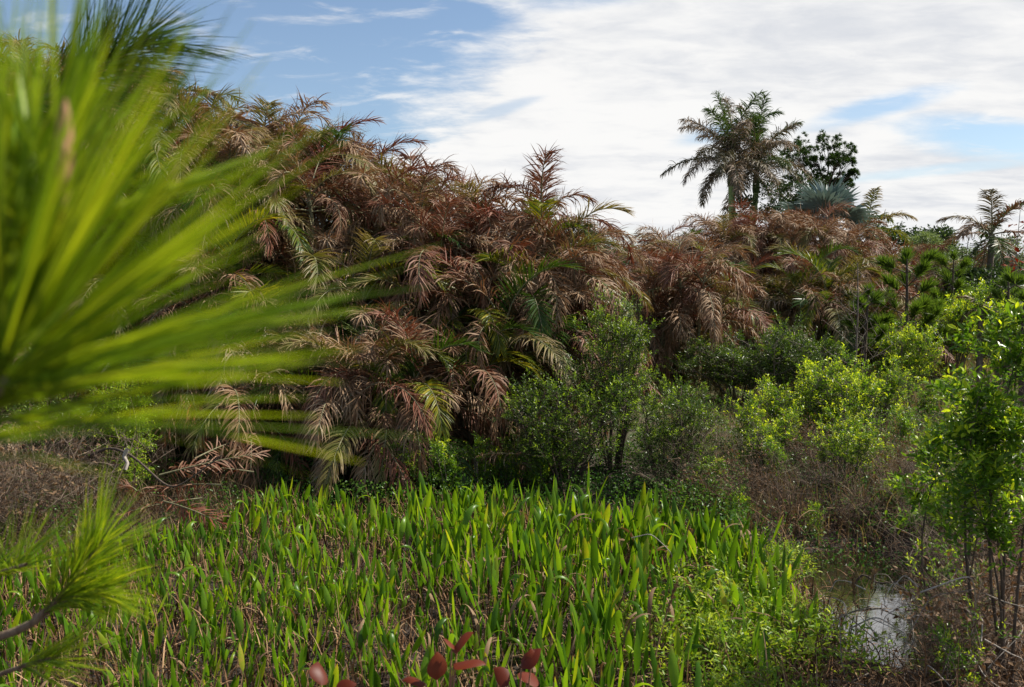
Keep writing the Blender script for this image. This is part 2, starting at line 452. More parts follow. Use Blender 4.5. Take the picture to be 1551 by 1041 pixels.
# ---------------------------------------------------------------- palm fronds
def frond_mesh(name, L, el0, droop, nl, ll, lw, vl, grav, mat, seed, sway=.15, rr=.02, a0=68, a1=24, messy=.15, stalk=.14):
    r = np.random.default_rng(seed)
    n = 14; t = np.linspace(0, 1, n)
    el = el0 - droop * t ** 1.3; az = sway * t * r.uniform(-1, 1)
    T = np.stack([np.cos(el) * np.cos(az), np.cos(el) * np.sin(az), np.sin(el)], -1)
    P = np.concatenate([[[0, 0, 0]], np.cumsum(T[:-1] * L / (n - 1), 0)])
    b = MB()
    b.tube(P, rr * (1 - .8 * t), 4, .5, 1)
    side0 = np.stack([-np.sin(az), np.cos(az), 0 * az], -1)
    N = np.cross(T, side0)
    tl = np.repeat(np.linspace(stalk, .995, nl), 2) + r.normal(0, .004, nl * 2)
    tl = np.clip(tl, 0, 1); sg = np.tile([1.0, -1.0], nl)
    keep = r.random(len(tl)) > messy * .7
    tl = tl[keep]; sg = sg[keep]; m = len(tl)
    ip = lambda A: np.stack([np.interp(tl, t, A[:, k]) for k in range(3)], -1)
    p, Tt, S, Nn = ip(P), nrm(ip(T)), nrm(ip(side0)), nrm(ip(N))
    a = R(a0) + (R(a1) - R(a0)) * tl ** 1.5 + r.normal(0, messy * .8, m)
    v = vl * (1 - .5 * tl) + r.normal(0, messy * 1.6, m)
    d = np.cos(a)[:, None] * Tt + np.sin(a)[:, None] * (S * (sg * np.cos(v))[:, None] - Nn * 0 + (-Nn if False else np.sign(Nn[:, 2:3] + 1e-6) * Nn) * np.sin(v)[:, None])
    prof = np.interp(tl, [0, stalk, .3, .6, .85, 1], [.4, .5, .95, 1, .8, .5])
    ln = ll * prof * r.uniform(.8, 1.1, m)
    K = 5
    pts = [p]; ds = [d]
    gg = grav * r.uniform(.5, 1.5, m)
    curl = r.normal(0, messy * .6, (m, 3))
    for k in range(K - 1):
        pts.append(pts[-1] + d * (ln / (K - 1))[:, None])
        d = nrm(d + np.array([0, 0, -1.0]) * gg[:, None] * (.5 + .4 * k) + curl * .6)
        ds.append(d)
    PP = np.stack(pts, 1); D = np.stack(ds, 1)
    Nr = nrm(Nn[:, None, :] + r.normal(0, .3 + messy, (m, 1, 3)))
    W = nrm(np.cross(D, Nr))
    wp = np.array([.55, 1, .95, .6, .06]) * lw * .5
    W = W * wp[None, :, None] * r.uniform(.7, 1.1, m)[:, None, None]
    tip = np.tile(np.array([0, .1, .3, .6, 1.0]) ** 1.5, m)
    b.strips(PP, W, r.random(m), tip)
    return b.mesh(name, [mat, M['palmstem']])


FR = {}
for ki, (kind, mat, grav, vl, messy, ll) in enumerate([('dead', M['dead'], .7, .0, .27, .48), ('rust', M['rust'], .42, .12, .24, .5),
                                                    ('mixed', M['mixed'], .36, .25, .13, .46), ('green', M['green'], .24, .3, .07, .48)]):
    for ei, el in enumerate((78, 55, 32, 5, -35)):
        for s in range(2):
            L = random.uniform(2.0, 2.7) * (.72, .82, 1, 1, 1)[ei]
            dr = {0: 2.0, 1: 2.35, 2: 2.1, 3: 1.55, 4: .95}[ei] * random.uniform(.85, 1.2) * (1.15 if kind == 'dead' else .9)
            FR[kind, ei, s] = frond_mesh('frond_' + kind, L, R(el), dr, 72, ll * (1.15 if ei < 2 else 1), .024, vl + (.3 if ei < 2 else 0), grav * (1.5, 1.5, 1.0, .55, .4)[4 - ei], mat, 100 * ki + 10 * ei + s, messy=messy)


def lean_tube(b, p0, p1, r0, r1, sag=.12, n=7, sides=6, rnd=.5, mat=0):
    t = np.linspace(0, 1, n)[:, None]
    p0 = np.array(p0, float); p1 = np.array(p1, float)
    mid = (p0 + p1) / 2 + rng.normal(0, sag, 3) * np.array([1, 1, .3])
    P = (1 - t) ** 2 * p0 + 2 * t * (1 - t) * mid + t ** 2 * p1
    b.tube(P, np.linspace(r0, r1, n), sides, rnd, mat)
    return P


PALMS = []
ORD = 'first second third fourth fifth sixth seventh eighth ninth tenth eleventh twelfth'.split()


def areca(x, y, H, ns, weights_top, weights_low, label, group, face=None, low=.35, nf=10, fs=1.0):
    z = float(gz(x, y))
    t = thing('areca_palm', label, 'palm', (x, y, z - .05), 0, group)
    b = MB(); heads = []
    for k in range(ns):
        a = random.uniform(0, 2 * math.pi)
        hh = H * (1 if k == 0 else random.uniform(low, .97))
        off = random.uniform(.2, .8) * (1 - .3 * hh / H)
        bx, by = .3 * math.cos(a), .3 * math.sin(a)
        tx, ty = bx + off * math.cos(a) * hh * .22, by + off * math.sin(a) * hh * .22
        lean_tube(b, (bx, by, 0), (tx, ty, hh), .05, .035, .1)
        heads.append((tx, ty, hh))
    link('stem', b.mesh('palm_stems', [M['palmstem']], True), t)
    cnt = 0
    for (tx, ty, hh) in heads:
        a0 = random.uniform(0, 6.28)
        for f in range(nf):
            if cnt >= 95: break
            u = f / (nf - 1)
            ei = min(4, int(u * 4.2 + random.uniform(-.3, .6)))
            ei = max(0, ei)
            top = hh > H * .72
            ww = weights_top if top else weights_low
            kind = random.choices(('dead', 'rust', 'mixed', 'green'), ww)[0]
            if ei == 4 and random.random() < .7: kind = 'dead'
            az = a0 + f * 2.4 + random.uniform(-.3, .3)
            dz = -u * .35
            s = random.uniform(.82, 1.12) * fs * (.9 if ei == 4 else 1)
            link('frond', FR[kind, ei, random.randint(0, 1)], t, (tx, ty, hh + dz), (random.uniform(-.18, .18), random.uniform(-.15, .15), az), s)
            cnt += 1
    PALMS.append((label, x, y, t))
    return t


# silhouette of the thicket: pixel x -> pixel y of its top
SILX = [-400, 150, 330, 400, 480, 580, 650, 700, 770, 850, 895, 960, 1000, 1060, 1150, 1250, 1330, 1375, 1400]
SILY = [60, 85, 112, 165, 185, 205, 240, 272, 262, 300, 358, 374, 354, 318, 308, 310, 330, 374, 420]
def palm_top(x, y, drop):
    px = x / y * FPX + 775.5
    return EYE + (HOR - np.interp(px, SILX, SILY)) / FPX * y - drop


def rown(y0): return 'nearest tall row' if y0 < 19 else ('middle tall row' if y0 < 21 else 'rearmost row')


def palm_rows():
    rows = [  # y, x0, x1, step, drop below skyline or fixed height
        (15.9, -10.5, .4, 1.25, None, (1.5, 2.6)),
        (17.0, -12.5, 1.2, 1.35, None, (2.5, 3.7)),
        (18.0, -14.0, 1.2, 1.2, 1.4, None),
        (19.6, -15.0, 1.2, 1.3, 1.15, None),
        (22.0, -15.0, 1.6, 1.8, 1.3, None)]
    for (y0, x0, x1, st, drop, fixed) in rows:
        x = x0
        while x < x1:
            xx = x + random.uniform(-.35, .35); yy = y0 + random.uniform(-.45, .45)
            cap = palm_top(xx, yy, 1.1)
            H = palm_top(xx, yy, drop * random.uniform(.78, 1.15)) if fixed is None else min(random.uniform(*fixed), cap)
            H = H - float(gz(xx, yy))
            px = xx / yy * FPX + 775.5
            if fixed is not None:
                wt, wl = (.58, .08, .14, .2), (.56, .04, .14, .26)
                nm = 'low drooping brown and green palm, %s, left thicket ' + ('front row' if y0 < 16 else 'second row'); gr = 'low palms along the front of the left thicket'
                ns, nf = (5, 12)
            elif px < 470:
                wt, wl = (.35, .15, .4, .1), (.4, .1, .2, .3)
                nm = 'tall olive and tan palm behind the near pine, %s, ' + rown(y0); gr = 'tall olive palms at the left end of the thicket'
                ns, nf = (6, 13)
            else:
                wt, wl = (.72, .14, .10, .04), (.6, .06, .16, .18)
                nm = 'tall dried rust brown palm of the middle thicket, %s, ' + rown(y0); gr = 'tall dried brown palms of the middle thicket'
                ns, nf = (6, 13)
            areca(xx, yy, max(H, 1.2), ns, wt, wl, nm, gr, nf=nf)
            x += st * random.uniform(.85, 1.15)
    # the dip between the two mounds, farther off
    for y0 in (24.5, 26.5):
        for x in np.arange(2.0, 5.6, 1.5):
            xx = x + random.uniform(-.3, .3); yy = y0 + random.uniform(-.5, .5)
            H = palm_top(xx, yy, 1.75) - float(gz(xx, yy))
            areca(xx, yy, H, 4, (.6, .3, .07, .03), (.6, .15, .1, .15), 'pale brown dried palm in the dip between the mounds, %s, ' + ('nearer row' if y0 < 25 else 'farther row'), 'palms in the dip between the mounds', fs=1.1)
    for (y0, x0, x1, st, fixed) in ((26.5, 5.2, 10.6, 1.8, (1.6, 3.2)), (28.5, 5.0, 12.2, 1.9, (2.6, 4.4)), (31.0, 5.4, 13.4, 1.8, None), (33.5, 5.8, 14.6, 2.0, None)):
        x = x0
        while x < x1:
            xx = x + random.uniform(-.4, .4); yy = y0 + random.uniform(-.6, .6)
            cap = palm_top(xx, yy, 1.6)
            H = (palm_top(xx, yy, random.uniform(.9, 1.15)) if fixed is None else min(random.uniform(*fixed), cap)) - float(gz(xx, yy))
            if fixed:
                areca(xx, yy, max(H, 1), 4, (.28, .15, .25, .32), (.2, .08, .27, .45), 'bushy yellow green and brown palm low on the right mound, %s, ' + ('nearest row' if y0 < 27 else 'second row'), 'low palms on the front of the right mound', nf=9, fs=1.1)
            else:
                areca(xx, yy, max(H, 1), 5, (.72, .18, .07, .03), (.6, .1, .15, .15), 'dried red brown palm on top of the right mound, %s, ' + ('nearer row' if y0 < 32 else 'farther row'), 'dried palms on top of the right mound', fs=1.0, nf=14)
            x += st * random.uniform(.9, 1.1)


palm_rows()
for lb in sorted({p[0] for p in PALMS}):
    L_ = sorted([p for p in PALMS if p[0] == lb], key=lambda p: p[1] / p[2]); n_ = len(L_)
    for i_, p in enumerate(L_):
        if n_ == 1: wd = 'the only one'
        elif i_ == 0: wd = 'leftmost'
        elif i_ == n_ - 1: wd = 'rightmost'
        elif i_ < n_ / 2: wd = ORD[i_] + ' from left'
        else: wd = ORD[n_ - 1 - i_] + ' from right'
        p[3]['label'] = lb % wd

# fallen fronds on the bank
for i, (px, py, d, rz, s, lb) in enumerate([
        (330, 740, 12.6, 2.9, .72, 'dead brown palm frond fallen on the left bank, comb of leaflets pointing down'),
        (235, 725, 12.4, .4, .75, 'dead palm frond lying flat on the left bank beside the pale branch'),
        (240, 765, 11.7, -.5, .62, 'lowest fallen brown frond at the left edge of the marsh'),
        (290, 700, 13.0, 1.2, .7, 'upper fallen brown frond of the left heap, leaning on the palm stems'),
        (200, 750, 12.3, 2.2, .6, 'fallen frond curled over the left end of the heap'),
        (380, 720, 13.3, 3.6, .6, 'fallen frond at the right end of the left heap'),
        (300, 760, 12.0, -2.6, .55, 'fallen frond half buried in the marsh edge at the left heap'),
        (800, 690, 14.2, 3.9, .55, 'small grey fallen palm frond leaning on green ground cover in the middle of the bank')]):
    x = U_(px) * d; zz = float(gz(x, d))
    fm = frond_mesh('fallen_frond', 1.9, R(8), .35, 34, .42, .03, -.1, .35, M['rust' if i != 7 else 'dead'], 900 + i, messy=.3)
    o = link('fallen_frond', fm, None, (x, d, max(zz + .25, at(px, py, d).z) + (.05 if i < 7 else 0)), (.75, .12 * (-1) ** i, rz), s)
    o['label'] = lb; o['category'] = 'palm frond'; o['group'] = 'fallen palm fronds on the bank'

# ---------------------------------------------------------------- royal palms
def royal(px, d, top_py, label, seed, nf, lean):
    random.seed(seed)
    x = U_(px) * d; z0 = float(gz(x, d))
    zt = EYE + (HOR - top_py) / FPX * d
    t = thing('royal_palm', label, 'palm', (x, d, z0 - .1), 0, 'pair of tall royal palms')
    H = zt - z0
    b = MB()
    hs = np.linspace(0, 1, 14); rad = np.interp(hs, [0, .3, .6, .8, 1], [.2, .18, .2, .18, .14])
    P = np.stack([lean * hs ** 2, 0 * hs, hs * (H - 1.5)], -1)
    b.tube(P, rad, 14)
    link('trunk', b.mesh('royal_trunk', [M['royaltrunk']], True), t)
    b = MB(); hs = np.linspace(0, 1, 8)
    P2 = np.stack([lean + 0 * hs, 0 * hs, (H - 1.52) + hs * 1.6], -1)
    b.tube(P2, np.interp(hs, [0, .15, .6, 1], [.17, .2, .15, .07]), 12)
    link('crownshaft', b.mesh('crownshaft', [M['royalgreen']], True), t)
    for f in range(nf):
        u = f / (nf - 1)
        el = (86, 66, 50, 34, 16, 2, -18)[min(6, int(u * 7))] + random.uniform(-7, 7)
        kind = 'royalgreen' if random.random() < .1 or f in (0, 3) else 'royal'
        fm = frond_mesh('royal_frond', random.uniform(2.9, 3.5), R(el), (.3 if f == 0 else 1.1) * random.uniform(.8, 1.2), 130, .7, .042, .2, .6 if kind == 'royal' else .3, M[kind], seed * 40 + f,
                        rr=.045, messy=.3, a0=75, a1=40, stalk=.08)
        link('frond', fm, t, (lean, 0, H - .05 - u * .25), (0, 0, f * 2.4 + seed + random.uniform(-.2, .2)), 1)


royal(1112, 45, 234, 'left of two tall royal palms, straight pale green trunk, grey brown fronds', 3, 20, -0.25)
royal(1130, 46.5, 246, 'right of two tall royal palms, slightly lower crown leaning right', 5, 20, .4)

# small pinnate palms at the right
def tallpalm(px, d, crown_py, label, mats, nf, seed, L=2.2, name='queen_palm', group=None, trunk=.13, grav=.3, els=(75, 55, 35, 15, -10, -40)):
    random.seed(seed)
    x = U_(px) * d; z0 = float(gz(x, d)); H = EYE + (HOR - crown_py) / FPX * d - z0
    t = thing(name, label, 'palm', (x, d, z0 - .1), 0, group)
    b = MB(); lean_tube(b, (0, 0, 0), (0, 0, H), trunk, trunk * .8, .05, 9, 9)
    link('trunk', b.mesh('trunk', [M['bark']], True), t)
    for f in range(nf):
        u = f / (nf - 1)
        el = els[min(5, int(u * 6))] + random.uniform(-8, 8)
        fm = frond_mesh('queen_frond', L * random.uniform(.85, 1.1), R(el), 1.3 * random.uniform(.8, 1.3), 64, L * .27, .04, .25, grav, M[random.choice(mats)], seed * 40 + f, rr=.03, messy=.15)
        link('frond', fm, t, (0, 0, H), (0, 0, f * 2.4 + seed), 1)


tallpalm(1312, 38, 345, 'small green palm with arching fronds right of the silver fan palm', ['green', 'royalgreen', 'mixed'], 12, 21, 2.0)
tallpalm(1498, 34, 352, 'palm with thin ragged grey green fronds near the right edge against the sky', ['royal', 'royalgreen', 'dead'], 13, 23, 2.2)
tallpalm(1487, 24, 462, 'short stout grey palm trunk with a small ragged crown before the right hand trees', ['royal', 'mixed'], 6, 25, .8, trunk=.09, els=(70, 50, 30, 10, -10, -30), grav=.4)
tallpalm(1420, 36, 420, 'small palm crown low among the green trees right of the palm mound', ['mixed', 'green'], 9, 27, 1.7)


# silver fan palm
def fan_leaf(seed):
    r = np.random.default_rng(seed); b = MB()
    n = 26; PL = 1.0; FL = 1.25
    b.tube([(0, 0, 0), (PL * .5, 0, .03), (PL, 0, 0)], [.03, .022, .016], 5, .5, 1)
    a = np.linspace(R(-130), R(130), n); l = FL * (1 - .25 * (np.abs(a) / R(130)) ** 2) * r.uniform(.93, 1.05, n)
    d = np.stack([np.cos(a), np.sin(a), .18 * np.cos(a * 9) * 0 + .12 + 0 * a], -1)
    s = np.linspace(0, 1, 5)
    P = np.array([PL, 0, 0]) + d[:, None, :] * (l[:, None, None] * s[None, :, None])
    P[:, :, 2] -= (.22 * l[:, None] * s[None, :] ** 3)
    ww = np.array([.015, .075, .085, .05, .004])
    W = np.stack([-np.sin(a), np.cos(a), .5 * (-1.0) ** np.arange(n)], -1)[:, None, :] * ww[None, :, None]
    b.strips(P, W, r.random(n), 0.0)
    return b.mesh('fan_leaf', [M['silver'], M['silver']])


def fanpalm(px, d, py, label, seed, nf=26, sc=1.0):
    random.seed(seed)
    x = U_(px) * d; z0 = float(gz(x, d)); H = EYE + (HOR - py) / FPX * d - z0
    t = thing('fan_palm', label, 'palm', (x, d, z0 - .1))
    b = MB(); lean_tube(b, (0, 0, 0), (0, 0, H), .22, .2, .03, 8, 10)
    link('trunk', b.mesh('trunk', [M['bark']], True), t)
    fl = [fan_leaf(seed + k) for k in range(4)]
    for f in range(nf):
        u = f / (nf - 1); el = R(80 - 110 * u) + random.uniform(-.1, .1)
        link('fan_leaf', fl[f % 4], t, (0, 0, H - .2 * u), (random.uniform(-.4, .4), -el, f * 2.4), sc * random.uniform(.85, 1.1))


fanpalm(1250, 38, 336, 'silvery blue fan palm rising behind the crown of the right palm mound', 31, 19, 1.0)

# ---------------------------------------------------------------- shrubs and trees
def rv(n=1):
    return nrm(rng.normal(0, 1, (n, 3)))


def grow(H, Rr, nst, nsub, ntw, leaf, lw, lpt, wood='bark', mat='myrtle', spread=.5, tipp=.35, fine=False, bare=.25, dens=1.0, updir=.6, rad=.02, twl=.22, crownlow=.25):
    """a branching shrub: returns (wood mesh, leaf mesh or None)"""
    bw = MB(); bl = MB()
    pos = []; dr = []; tp = []
    for s in range(nst):
        a = rng.uniform(0, 6.28); o = rng.uniform(0, 1) ** .6 * Rr * spread
        hh = H * rng.uniform(.72, 1.0) * (1 - .35 * (o / (Rr + 1e-6)) ** 2)
        p0 = np.array([.12 * Rr * math.cos(a), .12 * Rr * math.sin(a), 0]); p1 = np.array([o * math.cos(a), o * math.sin(a), hh])
        P = lean_tube(bw, p0, p1, rad * H ** .5, rad * .25, .08 * H, 8, 5, rng.random())
        for q in range(nsub):
            f = rng.uniform(crownlow, 1.0); k = f * 7; i = min(6, int(k)); c = P[i] + (P[i + 1] - P[i]) * (k - i)
            a2 = rng.uniform(0, 6.28); l = Rr * rng.uniform(.15, .75) * (1.15 - .55 * f)
            dd = nrm(np.array([math.cos(a2), math.sin(a2), rng.uniform(.1, .9)]))
            e = c + dd * l
            if e[2] < .04: e[2] = .04
            Q = lean_tube(bw, c, e, rad * .4, rad * .12, .05 * H, 5, 4, rng.random())
            for w_ in range(ntw):
                ff = rng.uniform(.15, 1) ; k = ff * 4; i = min(3, int(k)); c2 = Q[i] + (Q[i + 1] - Q[i]) * (k - i)
                td = nrm(dd * .5 + rng.normal(0, .55, 3) + np.array([0, 0, updir]))
                L2 = twl * rng.uniform(.6, 1.3)
                e2 = c2 + td * L2
                bw.tube([c2, (c2 + e2) / 2 + rng.normal(0, .01, 3), e2], [rad * .14, rad * .1, rad * .06], 3, rng.random())
                if rng.random() > bare:
                    n = max(3, int(lpt * rng.uniform(.6, 1.3)))
                    u = np.linspace(.15, 1.02, n)
                    pos.append(c2 + td * (u * L2)[:, None])
                    ang = np.arange(n) * 2.4 + rng.uniform(0, 6)
                    x_ = nrm(np.cross(td, [.3, .2, .9])); y_ = np.cross(td, x_)
                    out = np.cos(ang)[:, None] * x_ + np.sin(ang)[:, None] * y_
                    dr.append(out + td * (.5 + .7 * u)[:, None] + rng.normal(0, .15, (n, 3)))
                    young = rng.random() < tipp
                    tp.append(np.clip((u - .35) * 1.9, 0, 1) * (rng.uniform(.6, 1) if young else .08))
    wm = bw.mesh('branches', [M[wood]] if wood != 'twig' else [M['twig']])
    lm = None
    if pos:
        pos = np.concatenate(pos); dr = np.concatenate(dr); tp = np.concatenate(tp); n = len(pos)
        up = nrm(np.array([0, 0, 1.0]) + rng.normal(0, .5, (n, 3)))
        ln = leaf * rng.uniform(.6, 1.2, n)
        bl.leaves(pos, dr, up, ln, ln * lw, rng.random(n), tp, fine=fine)
        lm = bl.mesh('foliage', [M[mat]])
    return wm, lm


def shrub(name, label, cat, px, d, meshes, group=None, sc=1.0, rz=0.0, x=None):
    x = U_(px) * d if x is None else x
    t = thing(name, label, cat, (x, d, float(gz(x, d)) - .03), rz, group, sc)
    link('branches', meshes[0], t)
    if meshes[1]: link('foliage', meshes[1], t)
    return t


# big wax myrtle in the middle
m = grow(2.95, 1.2, 18, 13, 9, .055, .42, 11, mat='myrtle', spread=.72, tipp=.6, bare=.25, rad=.014, wood='darkwood')
shrub('myrtle_shrub', 'large dark green myrtle shrub with pale tips standing before the palm thicket in the centre', 'shrub', 932, 15.2, m, sc=(.82, .9, 1.0))
m = grow(2.0, 1.25, 15, 12, 8, .055, .42, 11, mat='myrtle', wood='darkwood', spread=.85, tipp=.45, bare=.3, rad=.016)
shrub('myrtle_shrub', 'rounded dark shrub at the left foot of the large myrtle, half in shade', 'shrub', 860, 14.2, m)
shrub('myrtle_shrub', 'dark leafy shrub at the right foot of the large myrtle above the brown brush', 'shrub', 1010, 14.4, m, rz=2.0, sc=.92)
m = grow(1.6, 1.2, 14, 12, 9, .05, .42, 12, mat='myrtle', spread=.85, tipp=.15, bare=.2, rad=.016)
shrub('myrtle_shrub', 'dull olive shrub below the yellow green palm fronds of the right mound', 'shrub', 1120, 22.5, m, sc=(1.8, 1.3, 1.0))
shrub('myrtle_shrub', 'low dark shrub between the olive shrub and the bright yellow tipped bushes', 'shrub', 1190, 21, m, rz=1.5, sc=(1.2, 1.2, 1.25))
mb_ = grow(2.0, .85, 13, 11, 9, .058, .45, 11, mat='bright', spread=.8, tipp=.6, bare=.34, rad=.016)
mb2 = grow(1.5, .85, 12, 10, 8, .058, .45, 11, mat='bright', spread=.8, tipp=.55, bare=.42, rad=.016)
BG = 'bright yellow green tipped bushes on the right bank'
shrub('bright_bush', 'tallest bright bush with yellow green tips right of the centre brush', 'shrub', 1275, 15.6, mb_, BG, sc=1.02)
shrub('bright_bush', 'bright tipped bush directly left of the tallest bright bush', 'shrub', 1212, 16.2, mb2, BG, rz=1, sc=1.05)
shrub('bright_bush', 'low bright bush over the dark hollow, in front of the tallest bright bush', 'shrub', 1290, 13.4, mb2, BG, rz=2.4, sc=.75)
shrub('bright_bush', 'sparse green bush over brown brush left of the other bright bushes', 'shrub', 1160, 14.6, mb2, BG, rz=4, sc=.85)
shrub('bright_bush', 'round bright bush in the open grass below the small pines', 'shrub', 1375, 22, mb_, BG, rz=3, sc=1.12)
shrub('bright_bush', 'green bush behind the round bright bush, under the right hand palm', 'shrub', 1445, 26, mb_, BG, rz=5, sc=1.45)
shrub('bright_bush', 'small green bush in grass between the tallest and the round bright bushes', 'shrub', 1338, 18.5, mb2, BG, rz=.6, sc=.95)
shrub('bright_bush', 'farthest green bush at the right edge below the thin pines', 'shrub', 1530, 24, mb_, BG, rz=1.9, sc=1.5)
# the near tall bush on the right, large glossy leaves
m = grow(3.45, .55, 6, 17, 7, .082, .38, 10, mat='bright', spread=.95, tipp=.3, fine=True, bare=.28, rad=.009, twl=.22, wood='darkwood', crownlow=.6)
shrub('tall_bush', 'tall near bush at the right edge with large glossy green leaves on dark stems', 'shrub', 1540, 7.3, m, sc=(1.05, 1, 1))
m = grow(2.95, .42, 4, 14, 6, .085, .38, 9, mat='bright', spread=.9, tipp=.3, fine=True, bare=.3, rad=.009, twl=.2, wood='darkwood', crownlow=.6)
shrub('tall_bush', 'slimmer leafy bush left of the tall near bush, glossy leaves on thin dark stems', 'shrub', 1462, 8.3, m, rz=1.2)
m = grow(1.5, .5, 6, 6, 5, .09, .38, 9, mat='bright', spread=.8, tipp=.1, fine=True, bare=.1, rad=.012, twl=.2, wood='darkwood', crownlow=.3)
shrub('leafy_bush', 'deep green bush right of the pool standing in brown brush', 'shrub', 1425, 10.6, m, rz=.5, sc=1.0)
m2 = grow(1.2, .6, 6, 6, 5, .06, .36, 8, mat='bright', spread=.9, tipp=.25, fine=False, bare=.25, rad=.012, twl=.2, crownlow=.2)
shrub('leafy_bush', 'thin bush with small pale leaves just right of the pool', 'shrub', 1462, 8.6, m2, sc=.95)
shrub('leafy_bush', 'small green bush in the twigs at the bottom right corner', 'shrub', 1470, 7.1, m2, rz=2, sc=.72)

# weeds on the bank below the palms
mw = [grow(1.15, .38, 6, 7, 5, .055, .45, 9, mat='bright', spread=.8, tipp=.25, bare=.1, rad=.01, twl=.16, crownlow=.1) for _ in range(3)]
WL = 'leafy green weeds along the foot of the palm thicket'
for i, (px, d, s, lb) in enumerate([
        (560, 14.3, .75, 'leafy green weed at the left end of the row below the palms'), (600, 14.0, .85, 'leafy weed second from the left in the row below the palms'),
        (645, 14.2, 1.15, 'tall leafy weed near the middle of the row below the palms'), (680, 13.8, 1.0, 'upright weed right of the tallest weed in the row below the palms'),
        (725, 14.1, .9, 'leafy weed above the small grey fallen frond'), (770, 14.4, .8, 'low weed beside the small grey fallen frond'),
        (815, 14.0, 1.0, 'upright weed at the left foot of the myrtle shrubs'), (590, 15.4, 1.1, 'pale green weed rising in the shade under hanging palm fronds')]):
    shrub('leafy_weed', lb, 'weed', px, d, mw[i % 3], WL, s, i * 1.3)

for i, (px, d, s, lb) in enumerate([
        (1085, 13.2, .7, 'small green weed in brown brush right of the dark myrtle shrubs'), (1120, 12.2, .6, 'small weed at the edge of the dark hollow'),
        (1180, 13.6, .8, 'green weed under the left bright bush'), (1240, 11.9, .45, 'small weed at the lip of the dark hollow behind the pool'),
        (1330, 13.8, .8, 'green weed on the slope above the pool'), (1375, 16.0, .9, 'green weed in the straw coloured open grass'),
        (1420, 13.0, .9, 'green weed left of the stems of the tall near bush'), (1362, 12.2, .45, 'small weed on the slope close behind the pool'),
        (1405, 19.0, 1.0, 'green weed at the top of the open grass')]):
    shrub('leafy_weed', lb, 'weed', px, d, mw[(i + 1) % 3], 'green weeds scattered over the right slope', s, i * 1.9)

# sprawling bright primrose shrubs, bottom right
mp_ = [grow(.62, .95, 11, 8, 6, .068, .32, 9, mat='primrose', wood='twig', spread=1.0, tipp=.4, bare=.36, rad=.007, twl=.22, crownlow=.15, updir=.35) for _ in range(3)]
PG = 'sprawling small leaved shrubs over the right end of the marsh'
for i, (px, d, s, lb) in enumerate([
        (1010, 8.9, .72, 'leftmost sprawling light green shrub among the marsh leaves'), (1120, 9.1, .95, 'sprawling light green shrub behind the broad leaves at the end of the marsh'),
        (1075, 7.9, .9, 'sprawling yellow green shrub in front, near the dry seed stalk'), (1180, 8.0, 1.0, 'dense light green shrub in front, left of the pool'),
        (1178, 8.9, .6, 'sprawling shrub reaching the left edge of the pool'), 
        (1100, 6.9, .75, 'nearest light green shrub at the bottom edge'), (1195, 6.8, .65, 'light green shrub at the bottom edge just left of the dead reeds'), (960, 8.2, .42, 'small sparse sprig of light green leaves in the brown litter'), (1160, 10.4, .75, 'farthest light green shrub at the end of the marsh by the dark bank')]):
    shrub('primrose_shrub', lb, 'shrub', px, d, mp_[i % 3], PG, (s * 1.1, s * 1.1, s * .82), i * 2.1)

# dead twiggy bushes
md = [grow(1.2, 1.0, 16, 9, 5, .05, .4, 1, mat='myrtle', wood='twig', spread=1.1, bare=1.0, rad=.007, twl=.35, crownlow=.1, updir=.1) for _ in range(3)]
md[1] = grow(1.1, 1.0, 12, 8, 5, .06, .45, 4, mat='marshdead', wood='twig', spread=1.1, bare=.45, rad=.007, twl=.3, crownlow=.1, updir=-.1)
DG = 'dead twiggy brown bushes'
dl = [(1060, 13.6, 1.05, 'dead brown bush right of the dark myrtle shrubs'), (1130, 13.0, .95, 'dead brown bush over the dark hollow behind the marsh'),
      (1200, 12.4, .9, 'tangled dead bush below the low bright bush'), (1290, 12.2, .5, 'tangled grey bush behind the pool'),
      (1360, 13.2, .8, 'dead bush on the slope between the pool and the grass'), (1440, 11.2, 1.05, 'tangled dead bush behind the deep green bush'),
      (1510, 10.0, 1.15, 'dead bush under the tall near bush at the right edge'), (1500, 8.2, .95, 'pale twiggy bush near the bottom right corner'),
      (1450, 7.4, .6, 'low grey twig tangle right of the pool near the bottom'), (1540, 13.5, 1.3, 'brown twiggy bush behind the stems of the tall near bush'),
      (1530, 7.2, 1.15, 'tall twiggy dead bush round the stems of the tall near bush'), (1465, 7.9, .8, 'twiggy dead bush between the pool and the tall near bush'),
      (1480, 9.3, 1.1, 'twiggy dead bush behind the small pale leaved bush'),
      (40, 12.0, 1.35, 'dead brown bush at the far left above the lower pine branch'), (120, 12.6, 1.2, 'dead brown bush left of the fallen fronds'),
      (-40, 11.4, 1.3, 'dead bush cut by the left edge of the picture'), (1240, 14.2, .9, 'brown twig bush between the bright bushes and the hollow')]
for i, (px, d, s, lb) in enumerate(dl):
    shrub('dead_bush', lb, 'dead bush', px, d, md[i % 3], DG, s, i * 1.1)

# climbing vine, left
m = grow(2.3, .5, 10, 12, 7, .045, .6, 10, mat='primrose', wood='twig', spread=.7, tipp=.3, bare=.0, rad=.008, twl=.2, crownlow=.15, updir=-.3)
shrub('climbing_vine', 'yellow green vine climbing dead stems at the left end of the palm thicket', 'vine', 190, 13.6, m, sc=.95)
m = grow(2.2, .95, 8, 10, 6, .05, .5, 9, mat='myrtle', wood='twig', spread=.8, tipp=.35, bare=.2, rad=.008, twl=.22, crownlow=.15, updir=0)
shrub('green_shrub', 'green shrub at the far left edge behind the near pine needles', 'shrub', 60, 13.6, m, sc=1.0)


